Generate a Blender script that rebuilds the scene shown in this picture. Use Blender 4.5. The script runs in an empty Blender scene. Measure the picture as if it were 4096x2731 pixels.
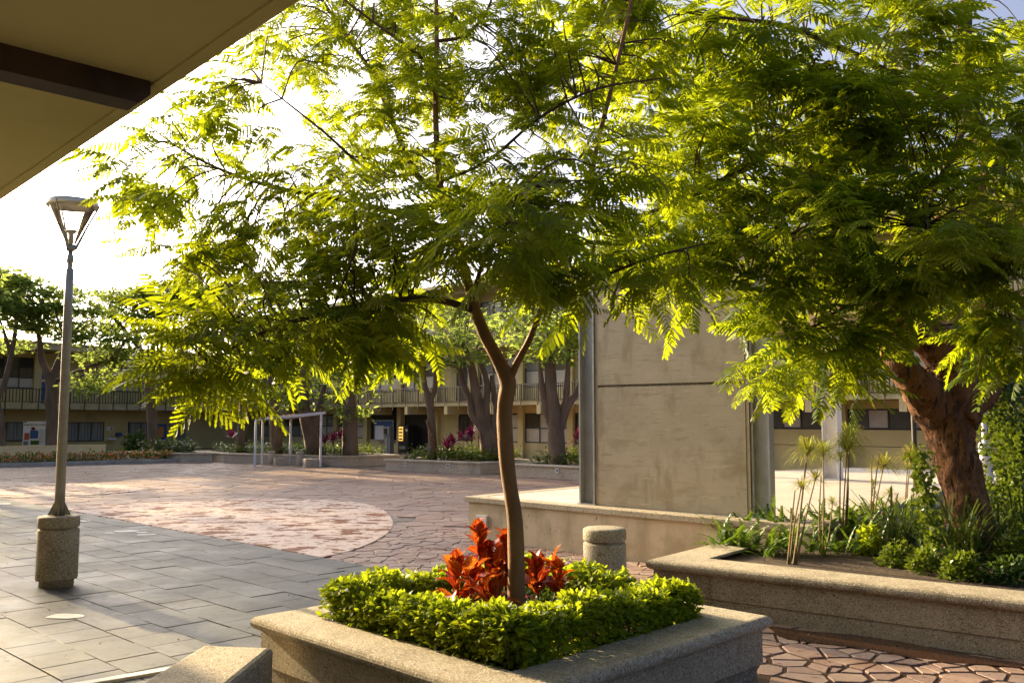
import bpy, math, random
import numpy as np
from mathutils import Vector, Matrix, noise as mnoise
random.seed(7); RNG = np.random.default_rng(7)
scn = bpy.context.scene
COL = scn.collection
R = math.radians
# ------------------------------------------------------------------ camera
FPX, HC, TH = 3580.0, 2.1, math.atan(310/3580.0)      # focal length in photo pixels, eye height, upward pitch
CT, ST = math.cos(TH), math.sin(TH)
cam = bpy.data.cameras.new('camera'); camo = bpy.data.objects.new('camera', cam); COL.objects.link(camo)
cam.sensor_width = 36; cam.lens = 36*FPX/4096; cam.clip_start = 0.05; cam.clip_end = 2000
camo.location = (0, 0, HC); camo.rotation_euler = (math.pi/2 + TH, 0, 0)
scn.camera = camo
# ------------------------------------------------------------------ sky and sun
SUN_AZ, SUN_EL = -46.0, 15.0                           # degrees right of the viewing direction, degrees up
wd = bpy.data.worlds.new('World'); scn.world = wd; wd.use_nodes = True
nt = wd.node_tree; nt.nodes.clear()
sky = nt.nodes.new('ShaderNodeTexSky'); sky.sky_type = 'NISHITA'; sky.sun_disc = False
sky.sun_elevation = R(SUN_EL); sky.sun_rotation = R(SUN_AZ); sky.air_density = 0.35; sky.dust_density = 7.0; sky.ozone_density = 1.0
bg = nt.nodes.new('ShaderNodeBackground'); bg.inputs['Strength'].default_value = 0.15
wo = nt.nodes.new('ShaderNodeOutputWorld')
nt.links.new(sky.outputs[0], bg.inputs['Color']); nt.links.new(bg.outputs[0], wo.inputs['Surface'])
sl = bpy.data.lights.new('sun', 'SUN'); so = bpy.data.objects.new('sun', sl); COL.objects.link(so)
sl.energy = 5.0; sl.angle = R(0.9); sl.color = (1.0, 0.76, 0.43)
sdir = Vector((math.sin(R(SUN_AZ))*math.cos(R(SUN_EL)), math.cos(R(SUN_AZ))*math.cos(R(SUN_EL)), math.sin(R(SUN_EL))))
so.rotation_euler = sdir.to_track_quat('Z', 'Y').to_euler(); so.location = (-20, 20, 30)
scn.view_settings.view_transform = 'Standard'; scn.view_settings.look = 'None'
scn.view_settings.exposure = 1.62; scn.view_settings.gamma = 1.0
scn.render.engine = 'CYCLES'
cy = scn.cycles
cy.use_denoising = True; cy.max_bounces = 8; cy.diffuse_bounces = 4; cy.glossy_bounces = 3; cy.transmission_bounces = 6
cy.transparent_max_bounces = 8; cy.caustics_reflective = False; cy.caustics_refractive = False; cy.sample_clamp_indirect = 6.0

# ------------------------------------------------------------------ helpers
def ray(u, v):
    a = (u-2048)/FPX; b = (1365.5-v)/FPX
    return np.array([a, CT-b*ST, ST+b*CT])
def G(u, v, z=0.0):                    # point of the horizontal plane z seen at a photo pixel
    r = ray(u, v); return np.array([0, 0, HC]) + r*((z-HC)/r[2])
def A(u, v, Y):                        # point at distance Y seen at a photo pixel
    r = ray(u, v); return np.array([0, 0, HC]) + r*(Y/r[1])
def D(x, y, Y): return A(x*1.7415, y*1.7415, Y)
def empty(name, loc=(0, 0, 0), rz=0):
    o = bpy.data.objects.new(name, None); COL.objects.link(o); o.location = loc; o.rotation_euler = (0, 0, rz); o.empty_display_size = .2
    return o
def tag(o, label, cat, group=None):
    o['label'] = label; o['category'] = cat
    if group: o['group'] = group
    return o
def kind(o, k): o['kind'] = k; return o
class MB:
    def __init__(s): s.v = []; s.f = []; s.r = []; s.uv = None
    def add(s, vs, fs, rnd=0.0):
        b = len(s.v); s.v += [tuple(map(float, p)) for p in vs]; s.f += [tuple(i+b for i in q) for q in fs]; s.r += [rnd]*len(vs); return s
    def box(s, c, size, rz=0.0, rnd=0.0, bev=0.0):
        x, y, z = size[0]/2, size[1]/2, size[2]/2; C, S = math.cos(rz), math.sin(rz)
        def T(p): return (c[0]+p[0]*C-p[1]*S, c[1]+p[0]*S+p[1]*C, c[2]+p[2])
        if bev <= 0:
            P = [(i*x, j*y, k*z) for k in (-1, 1) for j in (-1, 1) for i in (-1, 1)]
            s.add([T(p) for p in P], [(0,2,3,1),(4,5,7,6),(0,1,5,4),(2,6,7,3),(0,4,6,2),(1,3,7,5)], rnd)
        else:
            b = bev
            L = [(x, y, -z), (x, y, z-b), (x-b, y-b, z)]
            vs = []
            for (X, Y, Z) in L: vs += [(-X,-Y,Z),(X,-Y,Z),(X,Y,Z),(-X,Y,Z)]
            fs = []
            for k in (0, 4):
                for i in range(4): fs.append((k+i, k+(i+1)%4, k+4+(i+1)%4, k+4+i))
            fs.append((8,9,10,11)); fs.append((3,2,1,0))
            s.add([T(p) for p in vs], fs, rnd)
        return s
    def prism(s, poly, z0, z1, rnd=0.0):
        n = len(poly); vs = [(p[0], p[1], z0) for p in poly]+[(p[0], p[1], z1) for p in poly]
        fs = [(i, (i+1) % n, n+(i+1) % n, n+i) for i in range(n)]+[tuple(range(n, 2*n)), tuple(range(n-1, -1, -1))]
        return s.add(vs, fs, rnd)
    def lathe(s, prof, c=(0, 0, 0), n=28, rnd=0.0):
        vs = []; fs = []
        for (r, z) in prof:
            for i in range(n):
                a = 2*math.pi*i/n; vs.append((c[0]+r*math.cos(a), c[1]+r*math.sin(a), c[2]+z))
        for k in range(len(prof)-1):
            for i in range(n): fs.append((k*n+i, k*n+(i+1) % n, (k+1)*n+(i+1) % n, (k+1)*n+i))
        fs.append(tuple(range(n-1, -1, -1))); fs.append(tuple(range((len(prof)-1)*n, len(prof)*n)))
        return s.add(vs, fs, rnd)
    def tube(s, pts, rad, n=8, sub=3, wob=0.0, rnd=0.0, seed=0, ridge=0.0):
        P, Rr = catmull(pts, rad, sub); m = len(P); rg = np.random.default_rng(seed+m)
        T = np.gradient(P, axis=0); T /= (np.linalg.norm(T, axis=1)[:, None]+1e-9)
        ref = np.array([0.0, 1.0, 0.0]) if abs(T[0][1]) < .9 else np.array([1.0, 0, 0])
        vs = []
        ph = rg.uniform(0, 6.28, 4)
        for k in range(m):
            a = np.cross(T[k], ref); a /= np.linalg.norm(a)+1e-9; b = np.cross(T[k], a); ref = np.cross(a, T[k])
            for i in range(n):
                an = 2*math.pi*i/n
                w = 1+wob*(math.sin(2*an+k*.55+ph[0])*.5+math.sin(3*an-k*.8+ph[1])*.4+math.sin(5*an+k*1.3+ph[2])*.25+rg.normal()*.15) if wob else 1
                dv = a*math.cos(an)+b*math.sin(an)
                if ridge:
                    q = P[k]+dv*Rr[k]; w += ridge*(1-2*abs(mnoise.noise(Vector((q[0]*7, q[1]*7, q[2]*2.6)))))*.8+ridge*.7*mnoise.noise(Vector((q[0]*3, q[1]*3, q[2]*3)))+ridge*.4*mnoise.noise(Vector(q*16))
                vs.append(P[k]+dv*Rr[k]*w)
        fs = [(k*n+i, (k+1)*n+i, (k+1)*n+(i+1) % n, k*n+(i+1) % n) for k in range(m-1) for i in range(n)]
        fs.append(tuple(range(n))); fs.append(tuple(range(m*n-1, (m-1)*n-1, -1)))
        return s.add(vs, fs, rnd)
    def build(s, name, mat, parent=None, smooth=False):
        return mk(name, np.array(s.v, dtype=np.float32), s.f, mat, parent, smooth, np.array(s.r, dtype=np.float32), s.uv)
def mk(name, v, f, mat, parent=None, smooth=False, rnd=None, uv=None):
    me = bpy.data.meshes.new(name)
    if isinstance(f, np.ndarray):
        me.vertices.add(len(v)); me.vertices.foreach_set('co', v.astype(np.float32).ravel())
        k = f.shape[1]; me.loops.add(f.size); me.loops.foreach_set('vertex_index', f.astype(np.int32).ravel())
        me.polygons.add(len(f)); me.polygons.foreach_set('loop_start', np.arange(0, f.size, k, dtype=np.int32))
        me.polygons.foreach_set('loop_total', np.full(len(f), k, dtype=np.int32)); me.update(calc_edges=True)
    else:
        me.from_pydata([tuple(p) for p in v], [], f); me.update()
    if rnd is not None and np.any(rnd):
        at = me.attributes.new('rnd', 'FLOAT', 'POINT'); at.data.foreach_set('value', rnd.astype(np.float32))
    if uv is not None:
        ul = me.uv_layers.new(name='UVMap'); li = np.empty(len(me.loops), dtype=np.int32); me.loops.foreach_get('vertex_index', li)
        ul.data.foreach_set('uv', np.asarray(uv, dtype=np.float32)[li].ravel())
    if smooth: me.polygons.foreach_set('use_smooth', np.ones(len(me.polygons), dtype=bool))
    me.materials.append(mat)
    return link(name, me, parent)
def link(name, me, parent=None):
    o = bpy.data.objects.new(name, me); COL.objects.link(o)
    if parent is not None:
        o.parent = parent
        if parent.type == 'EMPTY': o.matrix_parent_inverse = parent_inv.get(parent.name, Matrix.Identity(4))
    return o
parent_inv = {}
def wempty(name, loc):                 # empty whose children carry world coordinates
    o = empty(name, loc); parent_inv[o.name] = Matrix.Translation(-Vector(loc)); return o
def catmull(pts, rad, sub):
    P = np.array(pts, float); Rr = np.array(rad, float)
    if len(Rr) != len(P): Rr = np.interp(np.linspace(0, 1, len(P)), np.linspace(0, 1, len(Rr)), Rr)
    if sub <= 1 or len(P) < 3: return P, Rr
    E = np.vstack([2*P[0]-P[1], P, 2*P[-1]-P[-2]]); out = []; ro = []
    for i in range(1, len(E)-2):
        for k in range(sub):
            t = k/sub; a, b, c, d = E[i-1], E[i], E[i+1], E[i+2]
            out.append(.5*((2*b)+(-a+c)*t+(2*a-5*b+4*c-d)*t*t+(-a+3*b-3*c+d)*t**3)); ro.append(Rr[i-1]*(1-t)+Rr[i]*t)
    out.append(P[-1]); ro.append(Rr[-1]); return np.array(out), np.array(ro)
def offset_line(pts, d, closed=False):  # offset a polyline to its left side by d with mitred corners
    P = [np.array(p[:2], float) for p in pts]; n = len(P); out = []
    def nrm(a, b): t = (b-a)/np.linalg.norm(b-a); return np.array([-t[1], t[0]])
    for i in range(n):
        if closed or 0 < i < n-1:
            n1 = nrm(P[i-1], P[i]); n2 = nrm(P[i], P[(i+1) % n]); m = n1+n2; m /= np.linalg.norm(m); out.append(P[i]+m*d/max(.3, m@n1))
        else:
            q = nrm(P[0], P[1]) if i == 0 else nrm(P[-2], P[-1]); out.append(P[i]+q*d)
    return out
def loft(mb, line, prof, closed=False, cap=True, rnd=0.0):  # prof: (offset to the left, z)
    n = len(line); vs = []; fs = []
    for (o, z) in prof: vs += [(p[0], p[1], z) for p in offset_line(line, o, closed)]
    seg = n if closed else n-1; m = len(prof)
    for k in range(m-1):
        for i in range(seg): fs.append((k*n+i, k*n+(i+1) % n, (k+1)*n+(i+1) % n, (k+1)*n+i))
    if cap and not closed: fs.append(tuple(k*n for k in range(m))); fs.append(tuple(k*n+n-1 for k in range(m-1, -1, -1)))
    mb.add(vs, fs, rnd)

# ------------------------------------------------------------------ materials
def mat(name, col, rough=.7, col2=None, scale=4.0, ramp=(.35, .65), bump=0.0, bscale=40.0, spec=.35, metal=0.0, speck=None, stain=None,
        rnd=None, trans=0.0, tcol=None, stretch=(1, 1, 1), rough2=None, detail=5.0, bdist=.02):
    m = bpy.data.materials.new(name); m.use_nodes = True; t = m.node_tree; t.nodes.clear(); N = t.nodes.new; L = t.links.new
    out = N('ShaderNodeOutputMaterial'); b = N('ShaderNodeBsdfPrincipled')
    b.inputs['Roughness'].default_value = rough; b.inputs['Specular IOR Level'].default_value = spec; b.inputs['Metallic'].default_value = metal
    tc = N('ShaderNodeTexCoord'); mp = N('ShaderNodeMapping'); mp.inputs['Scale'].default_value = stretch; L(tc.outputs['Object'], mp.inputs['Vector'])
    def noise(sc, det=detail, vec=None):
        n = N('ShaderNodeTexNoise'); n.inputs['Scale'].default_value = sc; n.inputs['Detail'].default_value = det; n.inputs['Roughness'].default_value = .62
        L(vec or mp.outputs[0], n.inputs['Vector']); return n.outputs['Fac']
    def remap(x, lo, hi):
        r = N('ShaderNodeMapRange'); r.inputs['From Min'].default_value = lo; r.inputs['From Max'].default_value = hi; L(x, r.inputs['Value']); return r.outputs[0]
    def mix(f, a, c2):
        x = N('ShaderNodeMix'); x.data_type = 'RGBA'
        if isinstance(f, float): x.inputs[0].default_value = f
        else: L(f, x.inputs[0])
        for i, c in ((6, a), (7, c2)):
            if isinstance(c, tuple): x.inputs[i].default_value = (*c, 1)
            else: L(c, x.inputs[i])
        return x.outputs[2]
    c = tuple(col)
    if col2 is not None: c = mix(remap(noise(scale), *ramp), c, tuple(col2))
    if rnd is not None:
        at = N('ShaderNodeAttribute'); at.attribute_name = 'rnd'; oi = N('ShaderNodeObjectInfo'); ad = N('ShaderNodeMath'); ad.operation = 'ADD'
        L(at.outputs['Fac'], ad.inputs[0]); L(oi.outputs['Random'], ad.inputs[1]); fr = N('ShaderNodeMath'); fr.operation = 'FRACT'; L(ad.outputs[0], fr.inputs[0])
        cr = N('ShaderNodeValToRGB'); e = cr.color_ramp.elements
        for i, q in enumerate(rnd[0]):
            el = e[i] if i < 2 else e.new(1.0)
        for i, q in enumerate(rnd[0]): e[i].position = i/(len(rnd[0])-1); e[i].color = (*q, 1)
        L(fr.outputs[0], cr.inputs[0]); c = mix(float(rnd[1]), c, cr.outputs[0])
    if stain is not None:
        for (sc, scl, lo, hi, stz) in (stain if isinstance(stain, list) else [stain]):
            m2 = N('ShaderNodeMapping'); m2.inputs['Scale'].default_value = stz; L(tc.outputs['Object'], m2.inputs['Vector'])
            c = mix(remap(noise(scl, 6, m2.outputs[0]), lo, hi), c, tuple(sc))
    if speck is not None:
        for (sc, scl, th) in (speck if isinstance(speck, list) else [speck]):
            v = N('ShaderNodeTexVoronoi'); v.inputs['Scale'].default_value = scl; L(tc.outputs['Object'], v.inputs['Vector'])
            w = N('ShaderNodeTexWhiteNoise'); L(v.outputs['Position'], w.inputs['Vector'])
            c = mix(remap(w.outputs['Value'], th, th+.04), c, tuple(sc))
    if isinstance(c, tuple): b.inputs['Base Color'].default_value = (*c, 1)
    else: L(c, b.inputs['Base Color'])
    if rough2 is not None:
        rr = N('ShaderNodeMapRange'); rr.inputs['From Min'].default_value = rough2[2]; rr.inputs['From Max'].default_value = rough2[3]
        rr.inputs['To Min'].default_value = rough; rr.inputs['To Max'].default_value = rough2[0]; L(noise(rough2[1]), rr.inputs['Value']); L(rr.outputs[0], b.inputs['Roughness'])
    if bump > 0:
        bp = N('ShaderNodeBump'); bp.inputs['Strength'].default_value = bump; bp.inputs['Distance'].default_value = bdist
        L(noise(bscale, 4), bp.inputs['Height']); L(bp.outputs[0], b.inputs['Normal'])
    if trans > 0:
        tr = N('ShaderNodeBsdfTranslucent'); ms = N('ShaderNodeMixShader'); ms.inputs[0].default_value = trans
        if tcol is None:
            if isinstance(c, tuple): tr.inputs['Color'].default_value = (*c, 1)
            else: L(c, tr.inputs['Color'])
        else:
            tcm = mix(.75, c, tuple(tcol)); L(tcm, tr.inputs['Color'])
        L(b.outputs[0], ms.inputs[1]); L(tr.outputs[0], ms.inputs[2]); L(ms.outputs[0], out.inputs['Surface'])
    else: L(b.outputs[0], out.inputs['Surface'])
    return m
Mt = {}
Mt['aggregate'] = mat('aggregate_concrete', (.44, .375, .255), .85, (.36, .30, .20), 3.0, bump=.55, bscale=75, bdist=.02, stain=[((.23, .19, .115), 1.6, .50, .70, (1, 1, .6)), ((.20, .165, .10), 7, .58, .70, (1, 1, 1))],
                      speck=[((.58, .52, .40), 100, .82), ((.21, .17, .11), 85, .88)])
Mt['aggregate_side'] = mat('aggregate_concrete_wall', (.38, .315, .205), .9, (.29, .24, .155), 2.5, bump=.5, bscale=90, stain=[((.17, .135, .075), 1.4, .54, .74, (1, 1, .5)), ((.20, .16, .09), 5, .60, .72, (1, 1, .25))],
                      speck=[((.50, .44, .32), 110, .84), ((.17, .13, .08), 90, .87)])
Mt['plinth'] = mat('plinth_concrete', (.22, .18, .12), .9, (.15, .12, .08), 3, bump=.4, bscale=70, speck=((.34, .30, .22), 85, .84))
Mt['concrete'] = mat('cast_concrete', (.54, .465, .325), .85, (.45, .385, .265), 1.6, bump=.15, bscale=30, stain=[((.36, .29, .18), 1.3, .50, .70, (1, 1, 1.6)), ((.37, .305, .19), 3.2, .54, .68, (1, 1, .35)), ((.42, .37, .26), 2.2, .60, .74, (1, 1, 3.5)), ((.17, .14, .09), 14, .68, .76, (1, 1, 1.5)), ((.36, .295, .185), 5, .56, .70, (.5, .5, 4.0)), ((.58, .50, .35), 7, .60, .72, (.4, .4, 3.0))])
Mt['stage_wall'] = mat('stage_wall_concrete', (.60, .50, .335), .85, (.50, .41, .27), 1.2, bump=.15, bscale=25, stain=[((.40, .325, .20), 3.0, .50, .68, (1, 1, .30)), ((.38, .31, .19), 1.1, .52, .68, (1, 1, 1.2)), ((.18, .15, .09), 13, .64, .72, (1, 1, .6))])
Mt['stage_floor'] = mat('stage_floor_concrete', (.62, .57, .48), .55, (.52, .47, .39), 1.0, bump=.05, bscale=20, stain=((.40, .35, .28), .8, .58, .75, (1, 1, 1)))
Mt['steel'] = mat('galvanised_steel', (.44, .435, .40), .5, (.36, .355, .33), 6, spec=.4, metal=.15, bump=.03, bscale=20)
Mt['white_steel'] = mat('white_painted_steel', (.70, .70, .70), .5, (.62, .62, .62), 3)
Mt['pole'] = mat('brushed_pole_metal', (.36, .34, .27), .35, (.30, .28, .22), 8, metal=.4, spec=.5)
Mt['glass'] = mat('dark_glass', (.03, .03, .025), .08, spec=.6)
Mt['plaster'] = mat('yellow_plaster', (.54, .45, .20), .85, (.47, .39, .17), .7, bump=.08, bscale=30, stain=((.24, .20, .10), .5, .58, .78, (1, 1, .4)))
Mt['plaster_pale'] = mat('pale_yellow_plaster', (.58, .50, .26), .85, (.50, .43, .22), .8, bump=.06, bscale=30, stain=((.36, .30, .16), .9, .60, .78, (1, 1, .4)))
Mt['cream_wall'] = mat('cream_low_wall_paint', (.88, .68, .36), .8, (.80, .61, .31), .8, stain=((.60, .46, .24), 1.2, .60, .8, (1, 1, .5)))
Mt['slab_edge'] = mat('balcony_edge_plaster', (.50, .44, .24), .85, (.40, .35, .19), 1.0, stain=((.22, .19, .11), 1.3, .56, .75, (1, 1, .3)))
Mt['rail'] = mat('brown_railing_paint', (.07, .055, .03), .6)
Mt['frame'] = mat('dark_window_frame', (.05, .045, .035), .5)
Mt['blind'] = mat('white_blind', (.50, .47, .38), .6, (.42, .39, .31), 2)
Mt['pane'] = mat('window_pane', (.06, .055, .04), .12, (.10, .085, .05), .7, spec=.6)
Mt['curtain'] = mat('pleated_curtain', (.30, .31, .28), .7, (.12, .12, .10), 3.0, stretch=(6, 6, .15))
Mt['dark'] = mat('dark_interior', (.035, .03, .022), .8)
Mt['blue'] = mat('blue_paint', (.05, .11, .26), .5, (.04, .09, .21), 3)
Mt['orange'] = mat('orange_board_paint', (.55, .24, .04), .6)
Mt['paper'] = mat('white_paper', (.72, .70, .66), .7, (.64, .62, .58), 6)
Mt['black'] = mat('black_shell', (.02, .02, .018), .35)
Mt['grey_box'] = mat('grey_box_paint', (.20, .205, .18), .6, (.16, .165, .145), 2)
Mt['eave'] = mat('olive_eave_plaster', (.78, .66, .30), .9, (.73, .61, .27), .9, bump=.05, bscale=60, stain=((.66, .54, .24), .7, .55, .8, (1, 1, 1)))
Mt['beam'] = mat('dark_brown_beam', (.11, .07, .045), .7, (.055, .036, .025), 3, stretch=(1, 1, 1), bump=.1, bscale=30)
Mt['soil'] = mat('dark_soil', (.075, .05, .03), .95, (.05, .032, .018), 6, bump=.6, bscale=18, bdist=.05)
Mt['kerb'] = mat('grey_kerb_stone', (.42, .40, .35), .85, (.29, .27, .24), 2, bump=.2, bscale=30)
Mt['pale_planter'] = mat('pale_planter_stone', (.56, .48, .36), .85, (.46, .39, .29), 1.5, bump=.2, bscale=30, stain=((.27, .24, .18), 1.5, .58, .78, (1, 1, .5)), speck=((.30, .27, .2), 40, .85))
Mt['bark'] = mat('smooth_brown_bark', (.30, .155, .06), .8, (.19, .10, .04), 5, stretch=(1, 1, .35), bump=.35, bscale=22, stain=((.07, .045, .025), 9, .62, .72, (1, 1, 2.5)))
Mt['limb_bark'] = mat('dark_limb_bark', (.11, .065, .035), .85, (.07, .042, .024), 5, bump=.4, bscale=18)
Mt['red_bark'] = mat('red_brown_old_bark', (.36, .165, .062), .92, (.19, .085, .035), 4.2, stretch=(1, 1, .45), bump=1.0, bscale=24, bdist=.10, stain=[((.07, .035, .02), 15, .56, .60, (1, 1, .22)), ((.09, .045, .024), 6, .55, .66, (1, 1, .7)), ((.46, .23, .10), 9, .62, .74, (1, 1, .5))])
Mt['grey_bark'] = mat('grey_brown_bark', (.19, .135, .09), .9, (.12, .085, .058), 3, stretch=(1, 1, .4), bump=.5, bscale=9, bdist=.05)
GR = [(.045, .105, .008), (.07, .14, .009), (.03, .08, .008), (.14, .20, .011), (.055, .12, .008), (.20, .20, .012), (.06, .11, .012)]
Mt['frond'] = mat('feathery_leaf', (.08, .13, .01), .5, trans=.55, tcol=(.51, .58, .008), rnd=(GR, .9), spec=.25)
Mt['frond_dark'] = mat('feathery_leaf_old_tree', (.08, .13, .01), .5, trans=.52, tcol=(.50, .58, .010), rnd=(GR, .9), spec=.25)
Mt['far_leaf'] = mat('far_tree_leaf', (.05, .09, .015), .6, trans=.6, tcol=(.42, .52, .09), rnd=([(.09, .15, .045), (.12, .19, .05), (.10, .16, .045), (.15, .21, .05)], .9), spec=.2)
Mt['hedge'] = mat('hedge_leaf', (.17, .25, .015), .5, trans=.48, tcol=(.52, .60, .015), rnd=([(.12, .20, .012), (.18, .26, .014), (.25, .31, .014), (.10, .17, .012), (.31, .34, .016), (.14, .22, .012)], .9), spec=.25)
Mt['low'] = mat('low_shrub_leaf', (.08, .13, .012), .4, trans=.35, tcol=(.22, .28, .015), rnd=([(.05, .10, .012), (.09, .145, .014), (.15, .19, .014), (.06, .11, .012)], .9), spec=.4)
Mt['cover'] = mat('ground_cover_leaf', (.04, .09, .014), .5, trans=.3, tcol=(.12, .18, .01), rnd=([(.03, .07, .010), (.05, .10, .014), (.07, .12, .014)], .9))
Mt['fern'] = mat('fern_leaf', (.06, .13, .012), .45, trans=.4, tcol=(.18, .28, .012), rnd=([(.045, .11, .012), (.08, .155, .014), (.12, .19, .016)], .9), spec=.35)
Mt['strap'] = mat('strap_leaf', (.04, .08, .015), .4, trans=.3, tcol=(.14, .19, .02), rnd=([(.03, .065, .014), (.05, .095, .018), (.09, .12, .025)], .9), spec=.45)
Mt['ivy'] = mat('ivy_leaf', (.05, .10, .012), .4, trans=.35, tcol=(.20, .27, .012), rnd=([(.025, .06, .010), (.05, .095, .012), (.10, .14, .014)], .9), spec=.4)
Mt['stem'] = mat('green_brown_stem', (.14, .13, .045), .6, (.09, .10, .03), 8)
Mt['cane'] = mat('dry_cane', (.26, .17, .06), .6, (.15, .12, .04), 6)
Mt['umbel'] = mat('papyrus_umbel', (.20, .24, .05), .6, trans=.45, tcol=(.40, .42, .05), rnd=([(.14, .20, .04), (.24, .25, .06), (.34, .24, .07)], .9))
Mt['cordyline'] = mat('magenta_cordyline_leaf', (.20, .02, .06), .45, trans=.35, tcol=(.35, .03, .10), rnd=([(.12, .014, .04), (.26, .025, .08), (.07, .012, .025)], .9))
Mt['red_flower'] = mat('orange_red_flower', (.60, .14, .05), .6, trans=.3, tcol=(.7, .2, .06))
Mt['white_flower'] = mat('white_flower', (.80, .78, .70), .6, trans=.3, tcol=(.8, .8, .7))
def croton_mat():
    m = bpy.data.materials.new('croton_leaf'); m.use_nodes = True; t = m.node_tree; t.nodes.clear(); N = t.nodes.new; L = t.links.new
    uv = N('ShaderNodeUVMap'); sep = N('ShaderNodeSeparateXYZ'); L(uv.outputs[0], sep.inputs[0])
    def mth(op, a, b=None):
        n = N('ShaderNodeMath'); n.operation = op
        for i, q in enumerate((a, b)):
            if q is None: continue
            if isinstance(q, (int, float)): n.inputs[i].default_value = q
            else: L(q, n.inputs[i])
        return n.outputs[0]
    w = mth('ABSOLUTE', sep.outputs['Y'])                      # across the leaf, 0 at the midrib
    ph = mth('SUBTRACT', mth('MULTIPLY', sep.outputs['X'], 62.0), mth('MULTIPLY', w, 14.0))
    st = mth('GREATER_THAN', mth('SINE', ph), .35)              # side veins
    mid = mth('LESS_THAN', w, .10)
    oi = N('ShaderNodeObjectInfo'); cr = N('ShaderNodeValToRGB'); e = cr.color_ramp.elements
    e[0].color = (.40, .028, .006, 1); e[1].color = (.78, .23, .02, 1); k = e.new(.5); k.color = (.62, .095, .009, 1); L(oi.outputs['Random'], cr.inputs[0])
    dk = N('ShaderNodeMix'); dk.data_type = 'RGBA'; L(st, dk.inputs[0]); L(cr.outputs[0], dk.inputs[6]); dk.inputs[7].default_value = (.07, .010, .006, 1)
    nz = N('ShaderNodeTexNoise'); nz.inputs['Scale'].default_value = 9; L(uv.outputs[0], nz.inputs['Vector'])
    pl = N('ShaderNodeMix'); pl.data_type = 'RGBA'; L(mth('GREATER_THAN', nz.outputs['Fac'], .60), pl.inputs[0]); L(dk.outputs[2], pl.inputs[6]); L(cr.outputs[0], pl.inputs[7])
    mm = N('ShaderNodeMix'); mm.data_type = 'RGBA'; L(mid, mm.inputs[0]); L(pl.outputs[2], mm.inputs[6]); mm.inputs[7].default_value = (.70, .20, .03, 1)
    b = N('ShaderNodeBsdfPrincipled'); b.inputs['Roughness'].default_value = .35; L(mm.outputs[2], b.inputs['Base Color'])
    tr = N('ShaderNodeBsdfTranslucent'); L(mm.outputs[2], tr.inputs['Color']); ms = N('ShaderNodeMixShader'); ms.inputs[0].default_value = .45
    o = N('ShaderNodeOutputMaterial'); L(b.outputs[0], ms.inputs[1]); L(tr.outputs[0], ms.inputs[2]); L(ms.outputs[0], o.inputs['Surface']); return m
Mt['croton'] = croton_mat()
Mt['paver'] = mat('grey_paver', (.115, .122, .108), .62, (.09, .096, .086), 1.6, bump=.12, bscale=30, rnd=([(.08, .087, .077), (.13, .135, .115), (.10, .106, .092), (.15, .15, .125)], .65),
                  stain=[((.075, .078, .066), 1.3, .50, .66, (1, 1, 1)), ((.21, .18, .125), 2.3, .60, .75, (1, 1, 1)), ((.07, .073, .062), 9, .56, .68, (1, 1, 1)), ((.17, .165, .14), 26, .66, .70, (1, 1, 1)), ((.055, .058, .05), .55, .52, .66, (1, 1, 1))], rough2=(.5, 1.2, .45, .65), spec=.14)
Mt['grout'] = mat('paver_joint', (.05, .045, .035), .9)
Mt['floor_pale'] = mat('pale_bounce_floor', (.76, .70, .56), .8, (.70, .64, .50), 2)
Mt['wall_pale'] = mat('pale_bounce_wall', (.78, .66, .40), .85, (.72, .60, .36), 1)
Mt['stone'] = mat('flagstone', (.30, .205, .16), .62, (.23, .16, .125), 2.2, bump=.3, bscale=18, rnd=([(.24, .165, .135), (.33, .225, .17), (.28, .21, .18), (.37, .27, .20), (.24, .145, .11)], .7),
                  stain=[((.15, .075, .045), .9, .56, .70, (1, 1, 1)), ((.12, .075, .05), 7, .60, .70, (1, 1, 1))], rough2=(.45, .8, .5, .66), spec=.22)
Mt['dry_mortar'] = mat('dusty_mortar', (.13, .085, .065), .5, (.08, .05, .038), 1.5, bump=.1, bscale=12, rough2=(.25, .7, .5, .6), spec=.4)
Mt['mortar'] = mat('wet_mortar', (.06, .032, .02), .4, (.04, .022, .014), 3, spec=.5, bump=.1, bscale=12, rough2=(.12, .7, .5, .6))
Mt['plaza_far'] = mat('plaza_paving', (.30, .20, .15), .45, (.22, .15, .115), 1.1, bump=.25, bscale=9, stain=[((.15, .08, .05), .5, .55, .7, (1, 1, 1)), ((.07, .045, .03), 3.5, .62, .68, (1, 1, 1))], rough2=(.25, .6, .45, .62), spec=.5)
Mt['inlay'] = mat('pale_inlay', (.66, .54, .44), .75, (.60, .48, .40), 1.4, bump=.12, bscale=10, stain=[((.50, .37, .28), 2.6, .54, .64, (1, 1, 1)), ((.20, .075, .032), 1.9, .550, .562, (.8, 1.3, 1)), ((.19, .08, .035), 5.2, .588, .600, (.8, 1.3, 1)), ((.30, .15, .075), 3.4, .60, .612, (.8, 1.3, 1))], rough2=(.6, .8, .5, .62), spec=.12)
Mt['water'] = mat('pale_paver_patch', (.50, .48, .43), .6, (.42, .40, .35), 6)
Mt['white_strip'] = mat('white_stone_strip', (.72, .68, .60), .6, (.62, .58, .50), 4)
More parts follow.
